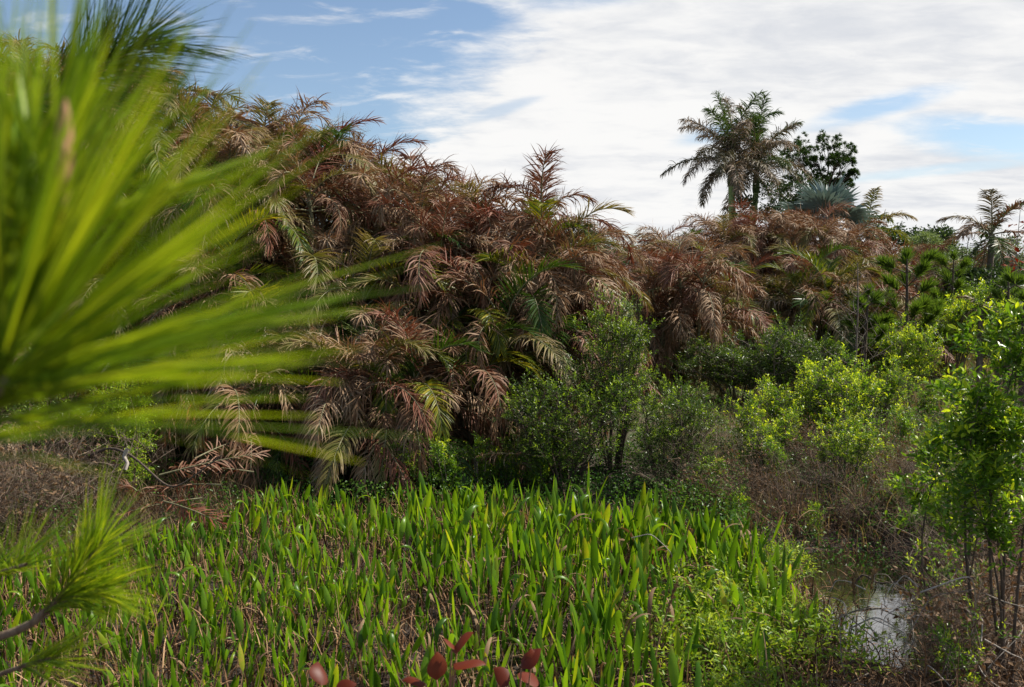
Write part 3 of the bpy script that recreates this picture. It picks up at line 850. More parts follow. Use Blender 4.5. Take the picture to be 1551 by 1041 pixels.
# small pines
def tuft(b, c, d, n, L, spread, w, mat=0, seedr=None):
    d = nrm(d); n = int(n)
    dd = nrm(d + rng.normal(0, spread, (n, 3)))
    s = np.linspace(0, 1, 4)
    ln = L * rng.uniform(.75, 1.08, n)
    P = np.asarray(c)[None, None, :] + dd[:, None, :] * (ln[:, None] * s[None, :])[:, :, None]
    P[:, :, 2] -= (rng.uniform(.02, .16, n) * ln)[:, None] * s[None, :] ** 2
    W = nrm(np.cross(dd, rv(n)))[:, None, :] * (w * .5 * np.array([.8, 1, .8, .15]))[None, :, None]
    b.strips(P, W, rng.random(n), 0.0, mat)


def pine(px, d, top_py, label, width, nb, name='young_pine', needle=.3, nn=60, w=.016, mat='needlemid', base=.25, group=None):
    x = U_(px) * d; z0 = float(gz(x, d)); H = EYE + (HOR - top_py) / FPX * d - z0
    t = thing(name, label, 'pine', (x, d, z0 - .05), 0, group)
    b = MB(); bn = MB()
    P = lean_tube(b, (0, 0, 0), (rng.normal(0, .1), rng.normal(0, .1), H - needle * .6), .045 * H ** .5, .02, .08, 10, 7)
    tuft(bn, P[-1], (0, 0, 1), nn * 1.5, needle * 1.1, .33, w)
    for k in range(nb):
        f = base + (1 - base) * (k + .5) / nb; c = P[min(9, int(f * 9))]
        a = k * 2.4 + rng.uniform(-.4, .4); l = width * (1.15 - .75 * f) * rng.uniform(.7, 1.15)
        e = c + np.array([math.cos(a) * l, math.sin(a) * l, l * rng.uniform(.35, .9)])
        Q = lean_tube(b, c, e, .018, .008, .06, 5, 4)
        dd = e - c
        tuft(bn, e, nrm(dd) * .8 + np.array([0, 0, .7]), nn, needle * 1.1, .33, w)
        tuft(bn, Q[3], nrm(dd) + np.array([0, 0, .9]), nn, needle * 1.1, .38, w)
        tuft(bn, (Q[2] + Q[3]) / 2, nrm(dd) + np.array([0, 0, 1.2]), nn * .6, needle * 1.1, .38, w)
        tuft(bn, (Q[4] + Q[3]) / 2, nrm(dd) + np.array([0, 0, 1.2]), nn * .6, needle * 1.1, .38, w)
    link('trunk', b.mesh('pine_trunk', [M['darkwood']], True), t)
    link('needles', bn.mesh('pine_needles', [M[mat]]), t)


pine(1372, 25, 378, 'bushy young pine with several dark tufts right of the palm mound', 1.3, 20, needle=.36, nn=90)
pine(1442, 30, 382, 'slim young pine with a round dark tuft, right of the bushy young pine', 1.0, 11, needle=.36, nn=90)
pine(1308, 22, 432, 'small dark pine beside the bare white stemmed sapling', .8, 9, needle=.3, nn=80)
pine(1527, 22, 405, 'narrow pine near the right edge above the bright leaves', .6, 12, needle=.26, nn=60)
pine(1556, 19, 400, 'narrow pine cut by the right edge of the picture', .6, 10, needle=.26, nn=60)


def fork_tree(name, label, cat, px, d, base_h, blobs, wood, mat, leaf, n_per, rad, kind='leaf', trunk_h=None, lw=.5, group=None):
    """tree built from a trunk, forking limbs and clumps of leaves at given offsets (dx, dz, dy, r)"""
    x = U_(px) * d; z0 = float(gz(x, d))
    t = thing(name, label, cat, (x, d, z0 - .1), 0, group)
    b = MB(); bl = MB()
    TH = base_h - z0
    P = lean_tube(b, (0, 0, 0), (rng.normal(0, .2), 0, TH), rad, rad * .6, .3, 9, 8)
    for (dx, dz, dy, r) in blobs:
        c = np.array([dx, dy, TH + dz]); s0 = P[-1] if dz > .3 else P[-2]
        Q = lean_tube(b, s0, c, rad * .38, rad * .08, .35, 7, 5)
        for k in range(20 if kind == 'tuft' else 7):
            e = c + rv()[0] * r * .95 * np.array([1, 1, .55])
            Q2 = lean_tube(b, Q[rng.integers(3, 7)], e, rad * .1, rad * .03, .12, 5, 4)
            if kind == 'tuft':
                for _ in range(2):
                    tuft(bl, e + rng.normal(0, r * .15, 3), nrm(e - c + np.array([0, 0, r * .6])), n_per, leaf, .8, .03)
            else:
                n = n_per
                pp = e + rng.normal(0, r * .22, (n, 3)) * np.array([1, 1, .7])
                ln = leaf * rng.uniform(.6, 1.2, n)
                bl.leaves(pp, nrm(pp - c + rng.normal(0, .5 * r, (n, 3))), nrm(np.array([0, 0, 1.0]) + rng.normal(0, .6, (n, 3))), ln, ln * lw, rng.random(n))
    link('trunk', b.mesh('tree_trunk', [M[wood]], True), t)
    link('crown', bl.mesh('tree_crown', [M[mat]]), t)


# flat-topped pine behind the royal palms (offsets in metres at 60 m)
mpx = 60 / FPX
pb = [((px - 1238) * mpx, (285 - py) * mpx, rng.uniform(-1.5, 1.5), r) for px, py, r in
      ((1215, 215, .8), (1240, 213, .8), (1262, 225, .8), (1277, 240, .6), (1205, 235, .7), (1248, 240, .6), (1268, 262, .6), (1285, 268, .5), (1228, 262, .6), (1200, 262, .6), (1250, 270, .6), (1222, 240, .5), (1290, 255, .3), (1190, 225, .7))]
fork_tree('slash_pine', 'open crowned tall pine with dark green clumps right of the royal palms', 'pine', 1238, 60, EYE + (HOR - 292) * mpx, pb, 'darkwood', 'needledark', .26, 32, .2, 'tuft')
# dark tree behind mound to the left of fan palm
fb = [(rng.uniform(-1.6, 1.6), rng.uniform(-.2, 1.0), rng.uniform(-1, 1), .8) for _ in range(9)]
fork_tree('broadleaf_tree', 'dark leafy tree top showing between the royal palm trunks and the fan palm', 'tree', 1188, 44, EYE + (HOR - 312) / FPX * 44, fb, 'darkwood', 'farleaf', .16, 60, .14)
def crown_blobs(w, h, n, r): return [(rng.uniform(-w, w), rng.uniform(-.5, 1) * h, rng.uniform(-w, w), r * rng.uniform(.7, 1.2)) for _ in range(n)]
fork_tree('broadleaf_tree', 'dark green tree with stubby clumped twigs right of the palm mound on the skyline', 'tree', 1412, 48, EYE + (HOR - 378) / FPX * 48, crown_blobs(1.5, 1.0, 10, .8), 'darkwood', 'farleaf', .2, 60, .14)
fork_tree('broadleaf_tree', 'dark tree behind the palm mound where it slopes down to the right', 'tree', 1372, 52, EYE + (HOR - 372) / FPX * 52, crown_blobs(1.4, .9, 8, .8), 'darkwood', 'farleaf', .2, 60, .14)
fork_tree('pale_tree', 'pale grey green bushy tree at the right shoulder of the palm mound', 'tree', 1393, 36, EYE + (HOR - 392) / FPX * 36, crown_blobs(.8, .8, 8, .55), 'darkwood', 'paleleaf', .1, 90, .09)
fork_tree('pale_tree', 'grey green wispy tree behind the right hand palm at the skyline', 'tree', 1490, 40, EYE + (HOR - 395) / FPX * 40, crown_blobs(1.6, 1.0, 8, .7), 'darkwood', 'paleleaf', .1, 45, .09)
fork_tree('red_leaved_tree', 'tree with a few dark red leaves at the right edge of the sky', 'tree', 1572, 12, EYE + (HOR - 372) / FPX * 12, [(-.05, .35, 0, .28), (.1, -.1, .2, .3), (-.08, .05, -.1, .18)], 'darkwood', 'redleaf', .09, 5, .03, lw=.6)
for i, (px, py, d, s, lb) in enumerate([(1350, 425, 56, 1.8, 'far green tree low behind the bushy young pine'), (1470, 412, 58, 2.0, 'far green tree at the horizon behind the slim young pine'),
                                        (1545, 400, 50, 2.0, 'far green tree at the horizon by the right edge'), (1425, 445, 40, 1.4, 'green tree directly behind the slim young pine'),
                                        (1500, 442, 32, 1.2, 'green tree behind the short stout grey palm trunk')]):
    fork_tree('broadleaf_tree', lb, 'tree', px, d, EYE + (HOR - py) / FPX * d, crown_blobs(s, s * .5, 12, s * .5), 'darkwood', 'farleaf' if i != 3 else 'myrtle', .17, 70, .13)
for i, (px, py, d, lb) in enumerate([(905, 385, 60, 'distant green tree top peeping over the left side of the dip'), (945, 392, 64, 'distant green tree top in the middle of the dip between the mounds')]):
    fork_tree('broadleaf_tree', lb, 'tree', px, d, EYE + (HOR - py) / FPX * d, crown_blobs(1.3, .7, 8, .7), 'darkwood', 'paleleaf' if i else 'farleaf', .17, 50, .13)


def bare_tree(px, d, top_py, label, spread, seed, wood='bark', rad=.03, nb=12):
    x = U_(px) * d; z0 = float(gz(x, d)); H = EYE + (HOR - top_py) / FPX * d - z0
    t = thing('bare_sapling', label, 'tree', (x, d, z0 - .05))
    b = MB(); P = lean_tube(b, (0, 0, 0), (.1, 0, H), rad, rad * .25, .12, 10, 7)
    link('trunk', b.mesh('sapling_trunk', [M[wood]], True), t)
    for k in range(nb):
        b = MB()
        f = .35 + .6 * k / nb; c = P[int(f * 9)]; a = k * 2.4; l = spread * (1.2 - f) * rng.uniform(.7, 1.3)
        e = c + np.array([math.cos(a) * l, math.sin(a) * l * .6, l * rng.uniform(.5, 1.2)])
        Q = lean_tube(b, c, e, rad * .3, rad * .1, .12, 6, 4)
        for j in range(5):
            q = Q[rng.integers(2, 6)]; lean_tube(b, q, q + rng.normal(0, .35, 3) * l + np.array([0, 0, .25 * l]), rad * .13, rad * .05, .04, 4, 3)
        link('branch', b.mesh('sapling_branch', [M[wood]]), t)


bare_tree(1290, 20, 395, 'bare grey sapling with a straight stem in front of the right palm mound', 1.0, 1, 'bark', .035, 16)
bare_tree(1462, 42, 345, 'thin bare tree with sparse buds on the skyline left of the right hand palm', 1.6, 2, 'darkwood', .05, 12)
bare_tree(1535, 30, 318, 'bare wispy twigs rising above the right hand palm', 1.2, 3, 'bark', .03, 14)

# ---------------------------------------------------------------- ground cover, grass, litter (uncountable)
def stuff(name, mb, mats, label, cat):
    o = link(name, mb.mesh(name, mats)); o['kind'] = 'stuff'; o['label'] = label; o['category'] = cat
    return o


def pool(x, y, g=1.0): return np.hypot((x - 3.95 - .12 * (y - 10.0)) / .88, (y - 9.9) / 1.95) < g


def scatter_bank(n, umin, umax, dmin, dmax, fn):
    u = rng.uniform(umin, umax, n); d = np.sqrt(rng.uniform(dmin ** 2, dmax ** 2, n))
    x = u * d
    ok = fn(x, d, u)
    return x[ok], d[ok]


def beyond(x, y, u, m=.0): return y > np.interp(u, FARU, FARD) + m


# creeping leaves over the bank
b = MB()
cl = rng.uniform(0, 1, (90, 2))
x, y = scatter_bank(80000, U_(330), U_(1140), 10.5, 16.0, lambda x, y, u: beyond(x, y, u, .1))
den = .5 + .5 * np.sin(x * 2.3 + 1.7 * np.sin(y * 1.9)) * np.cos(y * 2.1 + .8 * x)
k = rng.random(len(x)) < .30 + .7 * den ** 1.5
x, y, den = x[k], y[k], den[k]
x2, y2 = scatter_bank(42000, U_(1040), U_(1600), 10.5, 21.0, lambda x, y, u: beyond(x, y, u, .5) & (np.sin(x * 1.9 + 2 * np.sin(y * 1.1)) * np.cos(y * 1.4 + x) > .05))
x3, y3 = scatter_bank(9000, U_(-100), U_(330), 11.0, 15.0, lambda x, y, u: beyond(x, y, u, .3) & (np.sin(x * 2.9 + 2 * np.sin(y * 2.1)) > 0))
x = np.concatenate([x, x2, x3]); y = np.concatenate([y, y2, y3]); den = np.concatenate([den, rng.random(len(x2) + len(x3)) * .7])
n = len(x)
hz = gz(x, y) + rng.random(n) ** 1.3 * (.15 + .5 * den)
ln = rng.uniform(.025, .06, n)
b.leaves(np.stack([x, y, hz], -1), nrm(rng.normal(0, 1, (n, 3)) + np.array([0, 0, .3])), nrm(np.array([0, -.2, 1.0]) + rng.normal(0, .45, (n, 3))), ln, ln * .7, rng.random(n) * .6 + den * .4)
stuff('ground_cover', b, [M['cover']], 'low creeping green leaves on the dark bank below the palms', 'ground cover')


def blades(b, x, y, hmin, hmax, w, bend, rnd, tilt=.35, mat=0, K=5, z0=0.0):
    n = len(x)
    a = rng.uniform(0, 6.28, n); h = rng.uniform(hmin, hmax, n)
    out = np.stack([np.cos(a), np.sin(a), 0 * a], -1)
    s = np.linspace(0, 1, K)
    tl = np.abs(rng.normal(0, tilt, n)); bd = rng.uniform(0, bend, n)
    P = np.zeros((n, K, 3)); base = np.stack([x, y, gz(x, y) + z0], -1)
    ang = tl[:, None] + bd[:, None] * s[None, :] ** 1.3
    step = h[:, None] / (K - 1)
    hor = np.concatenate([np.zeros((n, 1)), np.cumsum(np.sin(ang[:, :-1]) * step, 1)], 1)
    ver = np.concatenate([np.zeros((n, 1)), np.cumsum(np.cos(ang[:, :-1]) * step, 1)], 1)
    P = base[:, None, :] + hor[:, :, None] * out[:, None, :]; P[:, :, 2] += ver
    P += rng.normal(0, .03, (n, 1, 3)) * s[None, :, None] ** 2
    wd = nrm(np.cross(out, [0, 0, 1.0]) + rng.normal(0, .5, (n, 3)))
    W = wd[:, None, :] * (w * rng.uniform(.6, 1.2, n)[:, None] * .5 * np.interp(s, [0, .6, 1], [1, .8, .1])[None, :])[:, :, None]
    b.strips(P, W, rnd, 0.0, mat)


# dry grass over the right bank and the open slope
b = MB()
x, y = scatter_bank(21000, U_(1000), U_(1620), 11.5, 30, lambda x, y, u: beyond(x, y, u, .6) & (np.sin(x * 1.3 + y) * np.cos(y * .9 - x * .6) > -.45))
blades(b, x, y, .2, .6, .012, 1.6, rng.random(len(x)) * .75 + .3 * sstep(y, 14, 20), .4)
x, y = scatter_bank(7000, U_(1080), U_(1620), 9.5, 14, lambda x, y, u: beyond(x, y, u, 1.2))
k = ~pool(x, y, 1.35) & (rng.random(len(x)) < .6); x, y = x[k], y[k]
blades(b, x, y, .3, .8, .010, 2.6, rng.random(len(x)) * .5, .8)
x, y = scatter_bank(7000, U_(-150), U_(420), 10.6, 14.5, lambda x, y, u: beyond(x, y, u, .1))
blades(b, x, y, .15, .6, .012, 2.4, rng.random(len(x)) * .6, .6)
stuff('dry_grass', b, [M['drygrass']], 'dry brown and straw coloured grass covering the banks', 'grass')
# tall grass and vegetation floor far off
b = MB()
x, y = scatter_bank(22000, U_(1150), U_(1650), 26, 70, lambda x, y, u: y > 0)
blades(b, x, y, .4, 1.2, .04, 1.5, rng.random(len(x)) * .4 + .55, .3, K=4)
stuff('tall_grass', b, [M['drygrass']], 'tall green and straw grass between the far bushes', 'grass')

# dead marsh stalks
b = MB()
def inmarsh(x, y, u): return (y < np.interp(u, FARU, FARD) + .5) & (x < 4.0)
x, y = scatter_bank(14000, U_(-120), U_(1300), 6.0, 13.6, inmarsh)
blades(b, x, y, .15, .55, .014, 2.6, rng.random(len(x)), .95, z0=.02)
x, y = scatter_bank(5000, U_(-120), U_(1300), 6.0, 13.4, inmarsh)
blades(b, x, y, .2, .5, .018, 1.2, rng.random(len(x)), .25)
# debris round the pool
x, y = scatter_bank(6500, U_(1190), U_(1620), 5.8, 12.6, lambda x, y, u: ~pool(x, y) | (rng.random(len(x)) < .32))
lowz = (x / y > U_(1225)) & (x / y < U_(1410)) & (y > 7.2)
blades(b, x[lowz], y[lowz], .1, .38, .012, 3.0, rng.random(lowz.sum()) * .9, 1.3, z0=.02, K=7)
x, y = x[~lowz], y[~lowz]
blades(b, x, y, .15, .8, .011, 3.0, rng.random(len(x)) * .9, 1.0, z0=.02, K=7)
stuff('dead_stalks', b, [M['stalk']], 'matted dead brown stalks and leaves lying in the marsh and round the pool', 'dead stalks')

# ---------------------------------------------------------------- marsh plants
def marsh_leaf(seed, mat, kind):
    r = np.random.default_rng(seed); b = MB()
    pl = r.uniform(.18, .42); bl_ = r.uniform(.26, .40); bw = r.uniform(.034, .066) * (1.3 if kind == 'wide' else 1) * (.55 if mat is M['marshdead'] else 1)
    tilt = r.uniform(.02, .28); bend = r.uniform(.05, .5) if kind != 'bent' else r.uniform(1.6, 2.6)
    K = 9; s = np.linspace(0, 1, K)
    def path(L, a0, a1, p0):
        a = a0 + (a1 - a0) * s ** 1.6
        st = L / (K - 1); P = [np.array(p0, float)]
        for i in range(K - 1): P.append(P[-1] + st * np.array([math.sin(a[i]), 0, math.cos(a[i])]))
        return np.array(P), a
    P, a = path(pl, tilt, tilt + .08, (0, 0, 0))
    b.strips(P[None], np.array([0, 1, 0.0])[None, None, :] * np.interp(s, [0, 1], [.009, .005])[None, :, None], .45, 0.0)
    Q, a = path(bl_, tilt + .08, tilt + bend, P[-1])
    prof = np.sin(math.pi * np.clip(s, 0, 1) ** .8) ** .75 * bw * .5; prof[0] = .004; prof[-1] = .001
    tw = r.normal(0, .9) * s + r.uniform(-.4, .4)
    nn = np.stack([np.cos(a), 0 * a, -np.sin(a)], -1)
    sd = np.array([0, 1.0, 0])[None] * np.cos(tw)[:, None] + nn * np.sin(tw)[:, None]
    nrm2 = np.cross(sd, np.stack([np.sin(a), 0 * a, np.cos(a)], -1))
    fold = .38
    Lf = Q + sd * prof[:, None] + nrm2 * (prof * fold)[:, None]; Rt = Q - sd * prof[:, None] + nrm2 * (prof * fold)[:, None]
    V = np.stack([Lf, Q, Rt], 1).reshape(-1, 3); i = np.arange(K - 1)[:, None] * 3
    f = np.concatenate([i + [0, 1, 4, 3], i + [1, 2, 5, 4]], 0)
    b.add(V, f, .5 + r.uniform(-.5, .5), np.repeat(np.clip((s - .78) * 4, 0, 1) * (r.uniform(.3, 1) if r.random() < .45 else 0), 3))
    return b.mesh('marsh_leaf', [mat], True)


ML = [marsh_leaf(k, M['marsh'], 'wide' if k % 3 == 0 else 'n') for k in range(14)] + [marsh_leaf(40 + k, M['marsh'], 'bent') for k in range(2)]
MD = [marsh_leaf(60 + k, M['marshdead'], 'bent') for k in range(3)]
random.seed(99)
cand = []
tries = 0
gridp = {}
while tries < 16000 and len(cand) < 800:
    tries += 1
    u = random.uniform(U_(-160), U_(1235)); d = math.sqrt(random.uniform(6.3 ** 2, 13.2 ** 2)); x = u * d
    if d > np.interp(u, FARU, FARD) - .05: continue
    px = u * FPX + 775.5
    if x > 3.15: continue
    # thinner on the near left and where litter shows
    pn = .5 + .5 * math.sin(x * 1.9 + 2 * math.sin(d * 1.1)) * math.cos(d * 1.6 + x * .7)
    if random.random() > .12 + 1.1 * pn ** 1.2: continue
    if px > 980 and d < 8.6 and random.random() < .6: continue
    key = (int(x / .21), int(d / .21))
    if key in gridp: continue
    gridp[key] = 1
    big = float(np.interp(px, [0, 500, 640, 1000, 1250], [.70, .72, .88, 1.02, .85])) * float(np.interp(d, [6.5, 8.5, 10.5], [.98, 1.02, 1.12]))
    cand.append((x, d, big * random.uniform(.85, 1.15)))
cand.sort(key=lambda c: -c[2] / c[1])
def leafset(s, wide=False):
    out = []
    for k in range(random.randint(3, 7)):
        m_ = random.choice(ML[0:14:3] if random.random() < (.55 if wide else .25) else ML[:14]) if random.random() < .93 else random.choice(ML[14:])
        if random.random() < .13: m_ = random.choice(MD)
        out.append((m_, (random.uniform(-.1, .1), random.uniform(-.1, .1), random.uniform(-.1, .02)), random.uniform(0, 6.28), random.uniform(.7, 1.2), random.gauss(0, .17)))
    return out
rest = MB(); restd = MB()
for i, (x, d, s) in enumerate(cand):
    z = float(gz(x, d)) - .02
    ls = leafset(s, x / d > -.07 and d > 8.5)
    if i < 300:
        px_ = x / d * FPX + 775.5; edge = float(np.interp(x / d, FARU, FARD))
        side = 'left third' if px_ < 480 else ('middle' if px_ < 800 else 'right third')
        strip = 'far edge strip' if d > edge - 1.3 else ('front strip' if d < 8.2 else 'centre strip')
        kind = 'broad bladed bright' if px_ > 680 and d > 8.5 else 'narrow bladed green'
        lb = '%s marsh plant, %s of the marsh, %s' % (kind, side, strip); gr = 'green marsh plants, ' + side + ', ' + strip
        t = thing('marsh_plant', lb, 'marsh plant', (x, d, z), 0, gr, s)
        for (m_, p, rz, sc_, tl) in ls: link('leaf', m_, t, p, (tl, 0, rz), sc_)
    else:
        for (m_, p, rz, sc_, tl) in ls:
            n = len(m_.vertices); co = np.zeros(n * 3); m_.vertices.foreach_get('co', co); co = co.reshape(-1, 3)
            A = np.array((Matrix.Rotation(rz, 3, 'Z') @ Matrix.Rotation(tl, 3, 'X')))
            co = co @ A.T * sc_ * s + np.array(p) * s + np.array([x, d, z])
            F = np.array([list(q.vertices) for q in m_.polygons])
            rest.add(co, F, random.random())
stuff('marsh_plants', rest, [M['marsh']], 'smaller lance leaved marsh plants filling the gaps of the green marsh bed', 'marsh plants')
print('marsh', len(cand))

# ---------------------------------------------------------------- single stalks, sticks, near red leaves
def reed(px, d, py_top, label, lean, mat='stalk', head=True):
    x = U_(px) * d; z0 = float(gz(x, d)); H = EYE + (HOR - py_top) / FPX * d - z0
    t = thing('seed_stalk', label, 'dry stalk', (x, d, z0))
    s = np.linspace(0, 1, 10)
    P = np.stack([lean * s ** 2, 0 * s, H * s], -1)
    b = MB(); b.tube(P, .006 - .003 * s, 4, .8); link('stem', b.mesh('stalk_stem', [M[mat]]), t)
    if head:
        b = MB(); n = 90; u = rng.uniform(.8, 1.0, n)
        p = np.stack([np.interp(u, s, P[:, k]) for k in range(3)], -1)
        b.leaves(p, nrm(np.array([lean * 2, 0, H]) / H + rng.normal(0, .35, (n, 3))), rv(n), rng.uniform(.02, .06, n), .01, rng.random(n) * .5 + .3)
        link('seed_head', b.mesh('seed_head', [M['marshdead']]), t)


reed(985, 6.6, 890, 'dry brown seed stalk standing before the light green shrubs left of the pool', .22)
reed(1318, 7.8, 870, 'thick dry brown seed stalk with a frayed head right of the pool', .1)
reed(1312, 7.9, 885, 'shorter frayed dry stalk beside the thick seed stalk', -.06)


def stick(name, label, pts, r0, r1, mat, cat='stick', group=None):
    b = MB(); pts = np.array([tuple(p) for p in pts], float)
    k = np.linspace(0, len(pts) - 1, 22); i0 = np.arange(len(pts))
    P = np.stack([np.interp(k, i0, pts[:, j]) for j in range(3)], -1)
    for _ in range(3): P[1:-1] = (P[:-2] + P[2:] + 2 * P[1:-1]) / 4
    b.tube(P, np.linspace(r0, r1, 22), 6, .6)
    o = link(name, b.mesh(name, [M[mat]], True)); o['label'] = label; o['category'] = cat
    if group: o['group'] = group


stick('curved_stick', 'dark curved stick arching over the pool', [at(1305, 885, 10.0), at(1318, 868, 10.0), at(1342, 885, 9.9), at(1375, 880, 9.8), at(1450, 872, 9.6)], .014, .006, 'darkwood')
stick('pale_stick', 'short pale broken stick standing on the left bank', [at(186, 680, 12.0), at(180, 692, 12.0), at(186, 702, 11.95), at(182, 712, 11.9)], .03, .02, 'palewood')
stick('dead_branch', 'long dark dead branch lying across the left bank under the fallen fronds', [at(130, 690, 12.6), at(160, 676, 12.3), at(195, 690, 12.1), at(240, 735, 11.9), at(262, 740, 11.8), at(330, 690, 11.9)], .02, .01, 'darkwood')
stick('pale_reed', 'pale dead reed curving over the leaves in the right half of the marsh', [at(960, 815, 9.6), at(990, 808, 9.5), at(1020, 835, 9.4), at(1035, 870, 9.4)], .006, .004, 'palewood')
DRG = 'pale curved dead reeds tangled in front of the pool'
for i in range(60):
    px = random.uniform(1290, 1550); py = random.uniform(880, 1040); d = random.uniform(6.6, 8.6)
    a = random.uniform(0, 6.28); L = random.uniform(.12, .4)
    p0 = at(px, py, d); v = Vector((math.cos(a), math.sin(a), random.uniform(-.5, .9)))
    p1 = p0 + v * L; p2 = p1 + Vector((math.cos(a + 1), math.sin(a + 1), random.uniform(-1.2, .2))) * L * .8; p3 = p2 + Vector((random.uniform(-.6, .6), random.uniform(-.6, .6), -1)) * L * .6
    stick('dead_reed', 'pale curled dead reed in the tangle at the bottom right before the pool', [p0, p1, p2, p3], random.uniform(.0035, .008), .002, random.choice(['palewood', 'palewood', 'bark']), 'dead reed', DRG)


def leaf_plant(px, d, H, leaves, label):
    """near seedling whose big leaves enter the frame from below; leaves: (px, py, size, azimuth, elevation)"""
    x = U_(px) * d; z0 = float(gz(x, d))
    t = thing('red_leaved_sapling', label, 'sapling', (x, d, z0), 0, 'saplings with red leaves at the bottom edge')
    b = MB(); top = np.array(at(px, 1075, d)) - np.array([x, d, z0])
    P = lean_tube(b, (0, 0, 0), top, .012, .006, .05, 9, 6)
    for (lx, ly, s, az, el) in leaves:
        q = np.array(at(lx, ly, d)) - np.array([x, d, z0])
        lean_tube(b, P[-2], q, .005, .003, .01, 4, 4)
    link('stem', b.mesh('sapling_stem', [M['bud']], True), t)
    for (lx, ly, s, az, el) in leaves:
        q = np.array(at(lx, ly, d)) - np.array([x, d, z0])
        K = 8; ss = np.linspace(0, 1, K)
        a = el - .9 * ss ** 1.5
        dv = np.stack([np.cos(a) * math.cos(az), np.cos(a) * math.sin(az), np.sin(a)], -1)
        Q = q + np.concatenate([[[0, 0, 0]], np.cumsum(dv[:-1] * s / (K - 1), 0)])
        sd = np.array([-math.sin(az) + rng.normal(0, .3), math.cos(az), rng.normal(.1, .5)]); sd /= np.linalg.norm(sd)
        s *= 1.25; pr = np.sin(math.pi * ss ** .75) ** .7 * s * .3; pr[0] = .003; pr[-1] = .002
        nn = np.cross(dv, sd)
        V = np.stack([Q + sd * pr[:, None] - nn * (pr * .35)[:, None], Q, Q - sd * pr[:, None] - nn * (pr * .35)[:, None]], 1).reshape(-1, 3)
        i = np.arange(K - 1)[:, None] * 3
        bb = MB(); bb.add(V, np.concatenate([i + [0, 1, 4, 3], i + [1, 2, 5, 4]], 0), random.random())
        link('leaf', bb.mesh('red_leaf', [M['redleaf']], True), t)


leaf_plant(665, 3.2, 1, [(682, 985, .10, .3, .9), (685, 1005, .12, -.1, .3), (658, 1030, .10, 1.6, 1.4), (640, 1035, .09, 2.9, .3), (690, 985, .07, 2.6, .8)], 'red leaved sapling in the middle of the bottom edge, largest glossy red leaves')
leaf_plant(795, 3.4, 1, [(790, 1012, .11, .5, .9), (798, 1035, .12, 1.3, .2), (770, 1038, .09, 2.5, .9), (805, 1010, .07, 1.5, 1.3)], 'red leaved sapling right of the other, at the bottom edge')
leaf_plant(490, 3.2, 1, [(478, 1038, .10, 1.9, .9), (500, 1045, .08, .2, .5)], 'dark red leaf tips barely entering at the bottom edge, left of the others')

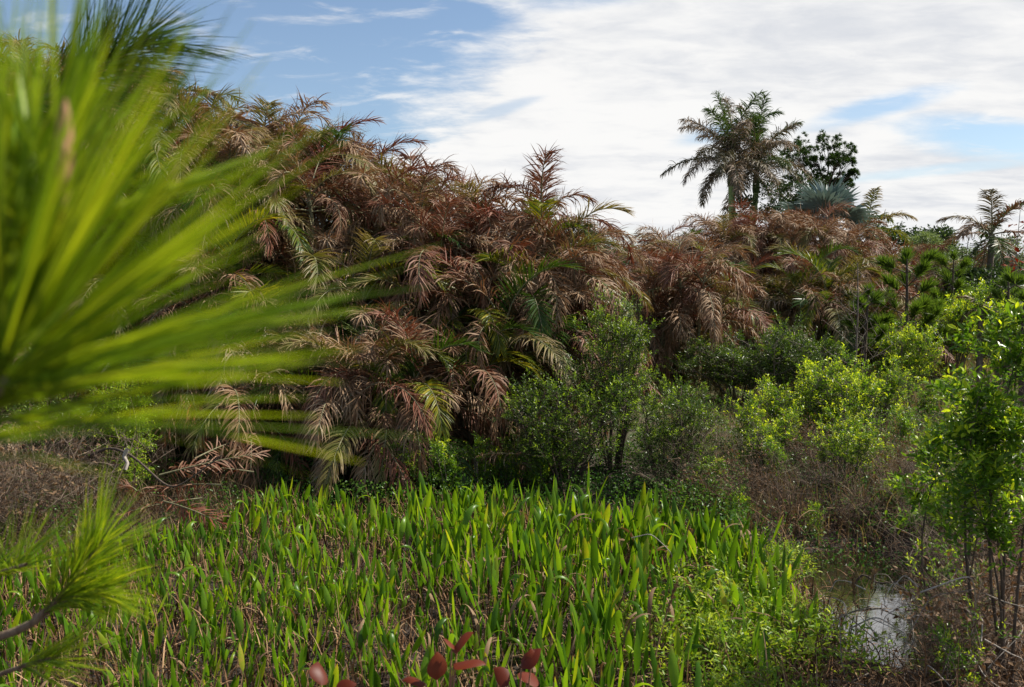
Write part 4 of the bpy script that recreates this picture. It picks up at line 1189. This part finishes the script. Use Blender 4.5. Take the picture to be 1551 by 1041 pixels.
# ---------------------------------------------------------------- the near pine at the left
def near_pine():
    tx, ty = -1.5, 1.5
    t = thing('pine_tree', 'near pine at the left with long bright green needles, its closest tuft out of focus', 'pine', (tx, ty, 0))
    T0 = np.array([tx, ty, 0.0])
    b = MB(); P = lean_tube(b, (0, 0, -.1), (-.05, .1, 5.2), .06, .03, .05, 14, 10)
    link('trunk', b.mesh('pine_trunk', [M['pinebark']], True), t)
    W = lambda px, py, d: np.array(at(px, py, d)) - T0

    def branch(pts, r0, r1, tufts, mat, bud=None):
        pts = np.array(pts)
        k = np.linspace(0, len(pts) - 1, 16); i0 = np.arange(len(pts))
        Q = np.stack([np.interp(k, i0, pts[:, j]) for j in range(3)], -1)
        for _ in range(2): Q[1:-1] = (Q[:-2] + Q[2:] + 2 * Q[1:-1]) / 4
        b = MB(); b.tube(Q, np.linspace(r0, r1, 16), 7)
        br = link('branch', b.mesh('pine_branch', [M['pinebark']], True), t)
        if not tufts: return br
        bn = MB()
        for (f0, f1, n, L, spread, w_, fwd, bias) in tufts:
            for i in range(n):
                f = f0 + (f1 - f0) * (i + .5) / n; kk = f * 15; j = min(14, int(kk)); c = Q[j] + (Q[j + 1] - Q[j]) * (kk - j)
                dd = nrm(Q[j + 1] - Q[j])
                a = rv()[0]; a = nrm(a - dd * a.dot(dd))
                nd = nrm(dd * fwd + a * spread + np.array(bias))
                tuft(bn, c + a * r1, nd, 3, L * rng.uniform(.8, 1.08), .035, w_)
        link('needles', bn.mesh('near_needles', [M[mat]]), br)
        return br
    def fan(parent, pts, n, L, a0, a1, sk, w_, mat, depth=.3):
        """fascicles of long needles sweeping from a0 to a1 degrees around the shoot"""
        bn = MB(); pts = np.array(pts)
        for i in range(n):
            f = rng.random() * (len(pts) - 1); j = min(len(pts) - 2, int(f)); c = pts[j] + (pts[j + 1] - pts[j]) * (f - j)
            a = R(a0 + (a1 - a0) * rng.random() ** sk)
            dd = nrm(np.array([math.cos(a), rng.normal(0, depth), math.sin(a)]))
            tuft(bn, c + rng.normal(0, .004, 3), dd, 6, L * rng.uniform(.72, 1.1), .016, w_)
        link('needles', bn.mesh('near_needles', [M[mat]]), parent)
    # the blurred tuft right by the lens
    e = W(15, 575, .54)
    br = branch([W(-420, 900, .8), W(-200, 720, .62), e], .007, .004, [], 'needle')
    fan(br, [W(-190, 700, .6), W(-60, 620, .56), e], 92, .265, 6, 100, .62, .0024, 'nearneedle')
    fan(br, [W(-60, 640, .56), e], 9, .265, 0, 26, 1.0, .0026, 'nearneedle', .15)
    # its brown bud shoot, closer in front
    q0 = W(95, 330, .55); q1 = W(108, 150, .55); s = np.linspace(0, 1, 8)
    br = branch([W(-120, 420, .8), W(0, 420, .7), q0], .005, .003, [], 'needle')
    fan(br, [W(-60, 420, .68), W(20, 400, .64), q0], 66, .21, 25, 150, 1.0, .0024, 'nearneedle')
    b = MB()
    Q = q0[None] + (q1 - q0)[None] * s[:, None]
    b.tube(Q, np.array([.002, .004, .0055, .006, .0055, .005, .004, .001]), 7)
    link('bud', b.mesh('pine_bud', [M['bud']], True), br)
    # upper branch, darker and sharper
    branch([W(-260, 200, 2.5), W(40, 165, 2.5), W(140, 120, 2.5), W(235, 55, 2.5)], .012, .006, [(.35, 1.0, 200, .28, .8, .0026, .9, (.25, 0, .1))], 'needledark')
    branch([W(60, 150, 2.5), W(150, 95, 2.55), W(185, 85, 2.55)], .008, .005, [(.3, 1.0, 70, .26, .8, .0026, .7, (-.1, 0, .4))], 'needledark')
    # lower branch
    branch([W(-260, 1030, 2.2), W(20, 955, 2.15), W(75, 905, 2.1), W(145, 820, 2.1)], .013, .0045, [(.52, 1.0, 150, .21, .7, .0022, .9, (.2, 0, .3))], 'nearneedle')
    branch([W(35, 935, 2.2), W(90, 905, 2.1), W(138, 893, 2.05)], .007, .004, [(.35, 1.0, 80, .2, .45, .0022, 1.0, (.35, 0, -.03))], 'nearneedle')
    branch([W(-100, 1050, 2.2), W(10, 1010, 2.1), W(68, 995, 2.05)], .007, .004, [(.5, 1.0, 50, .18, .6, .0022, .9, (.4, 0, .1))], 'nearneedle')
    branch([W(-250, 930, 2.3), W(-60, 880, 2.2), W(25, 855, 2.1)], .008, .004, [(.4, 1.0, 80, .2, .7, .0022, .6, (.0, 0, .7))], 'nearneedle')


near_pine()
for o in scn.objects:
    if o.type == 'MESH' and o.parent is None and 'kind' not in o and 'label' not in o: print('UNTAGGED', o.name)
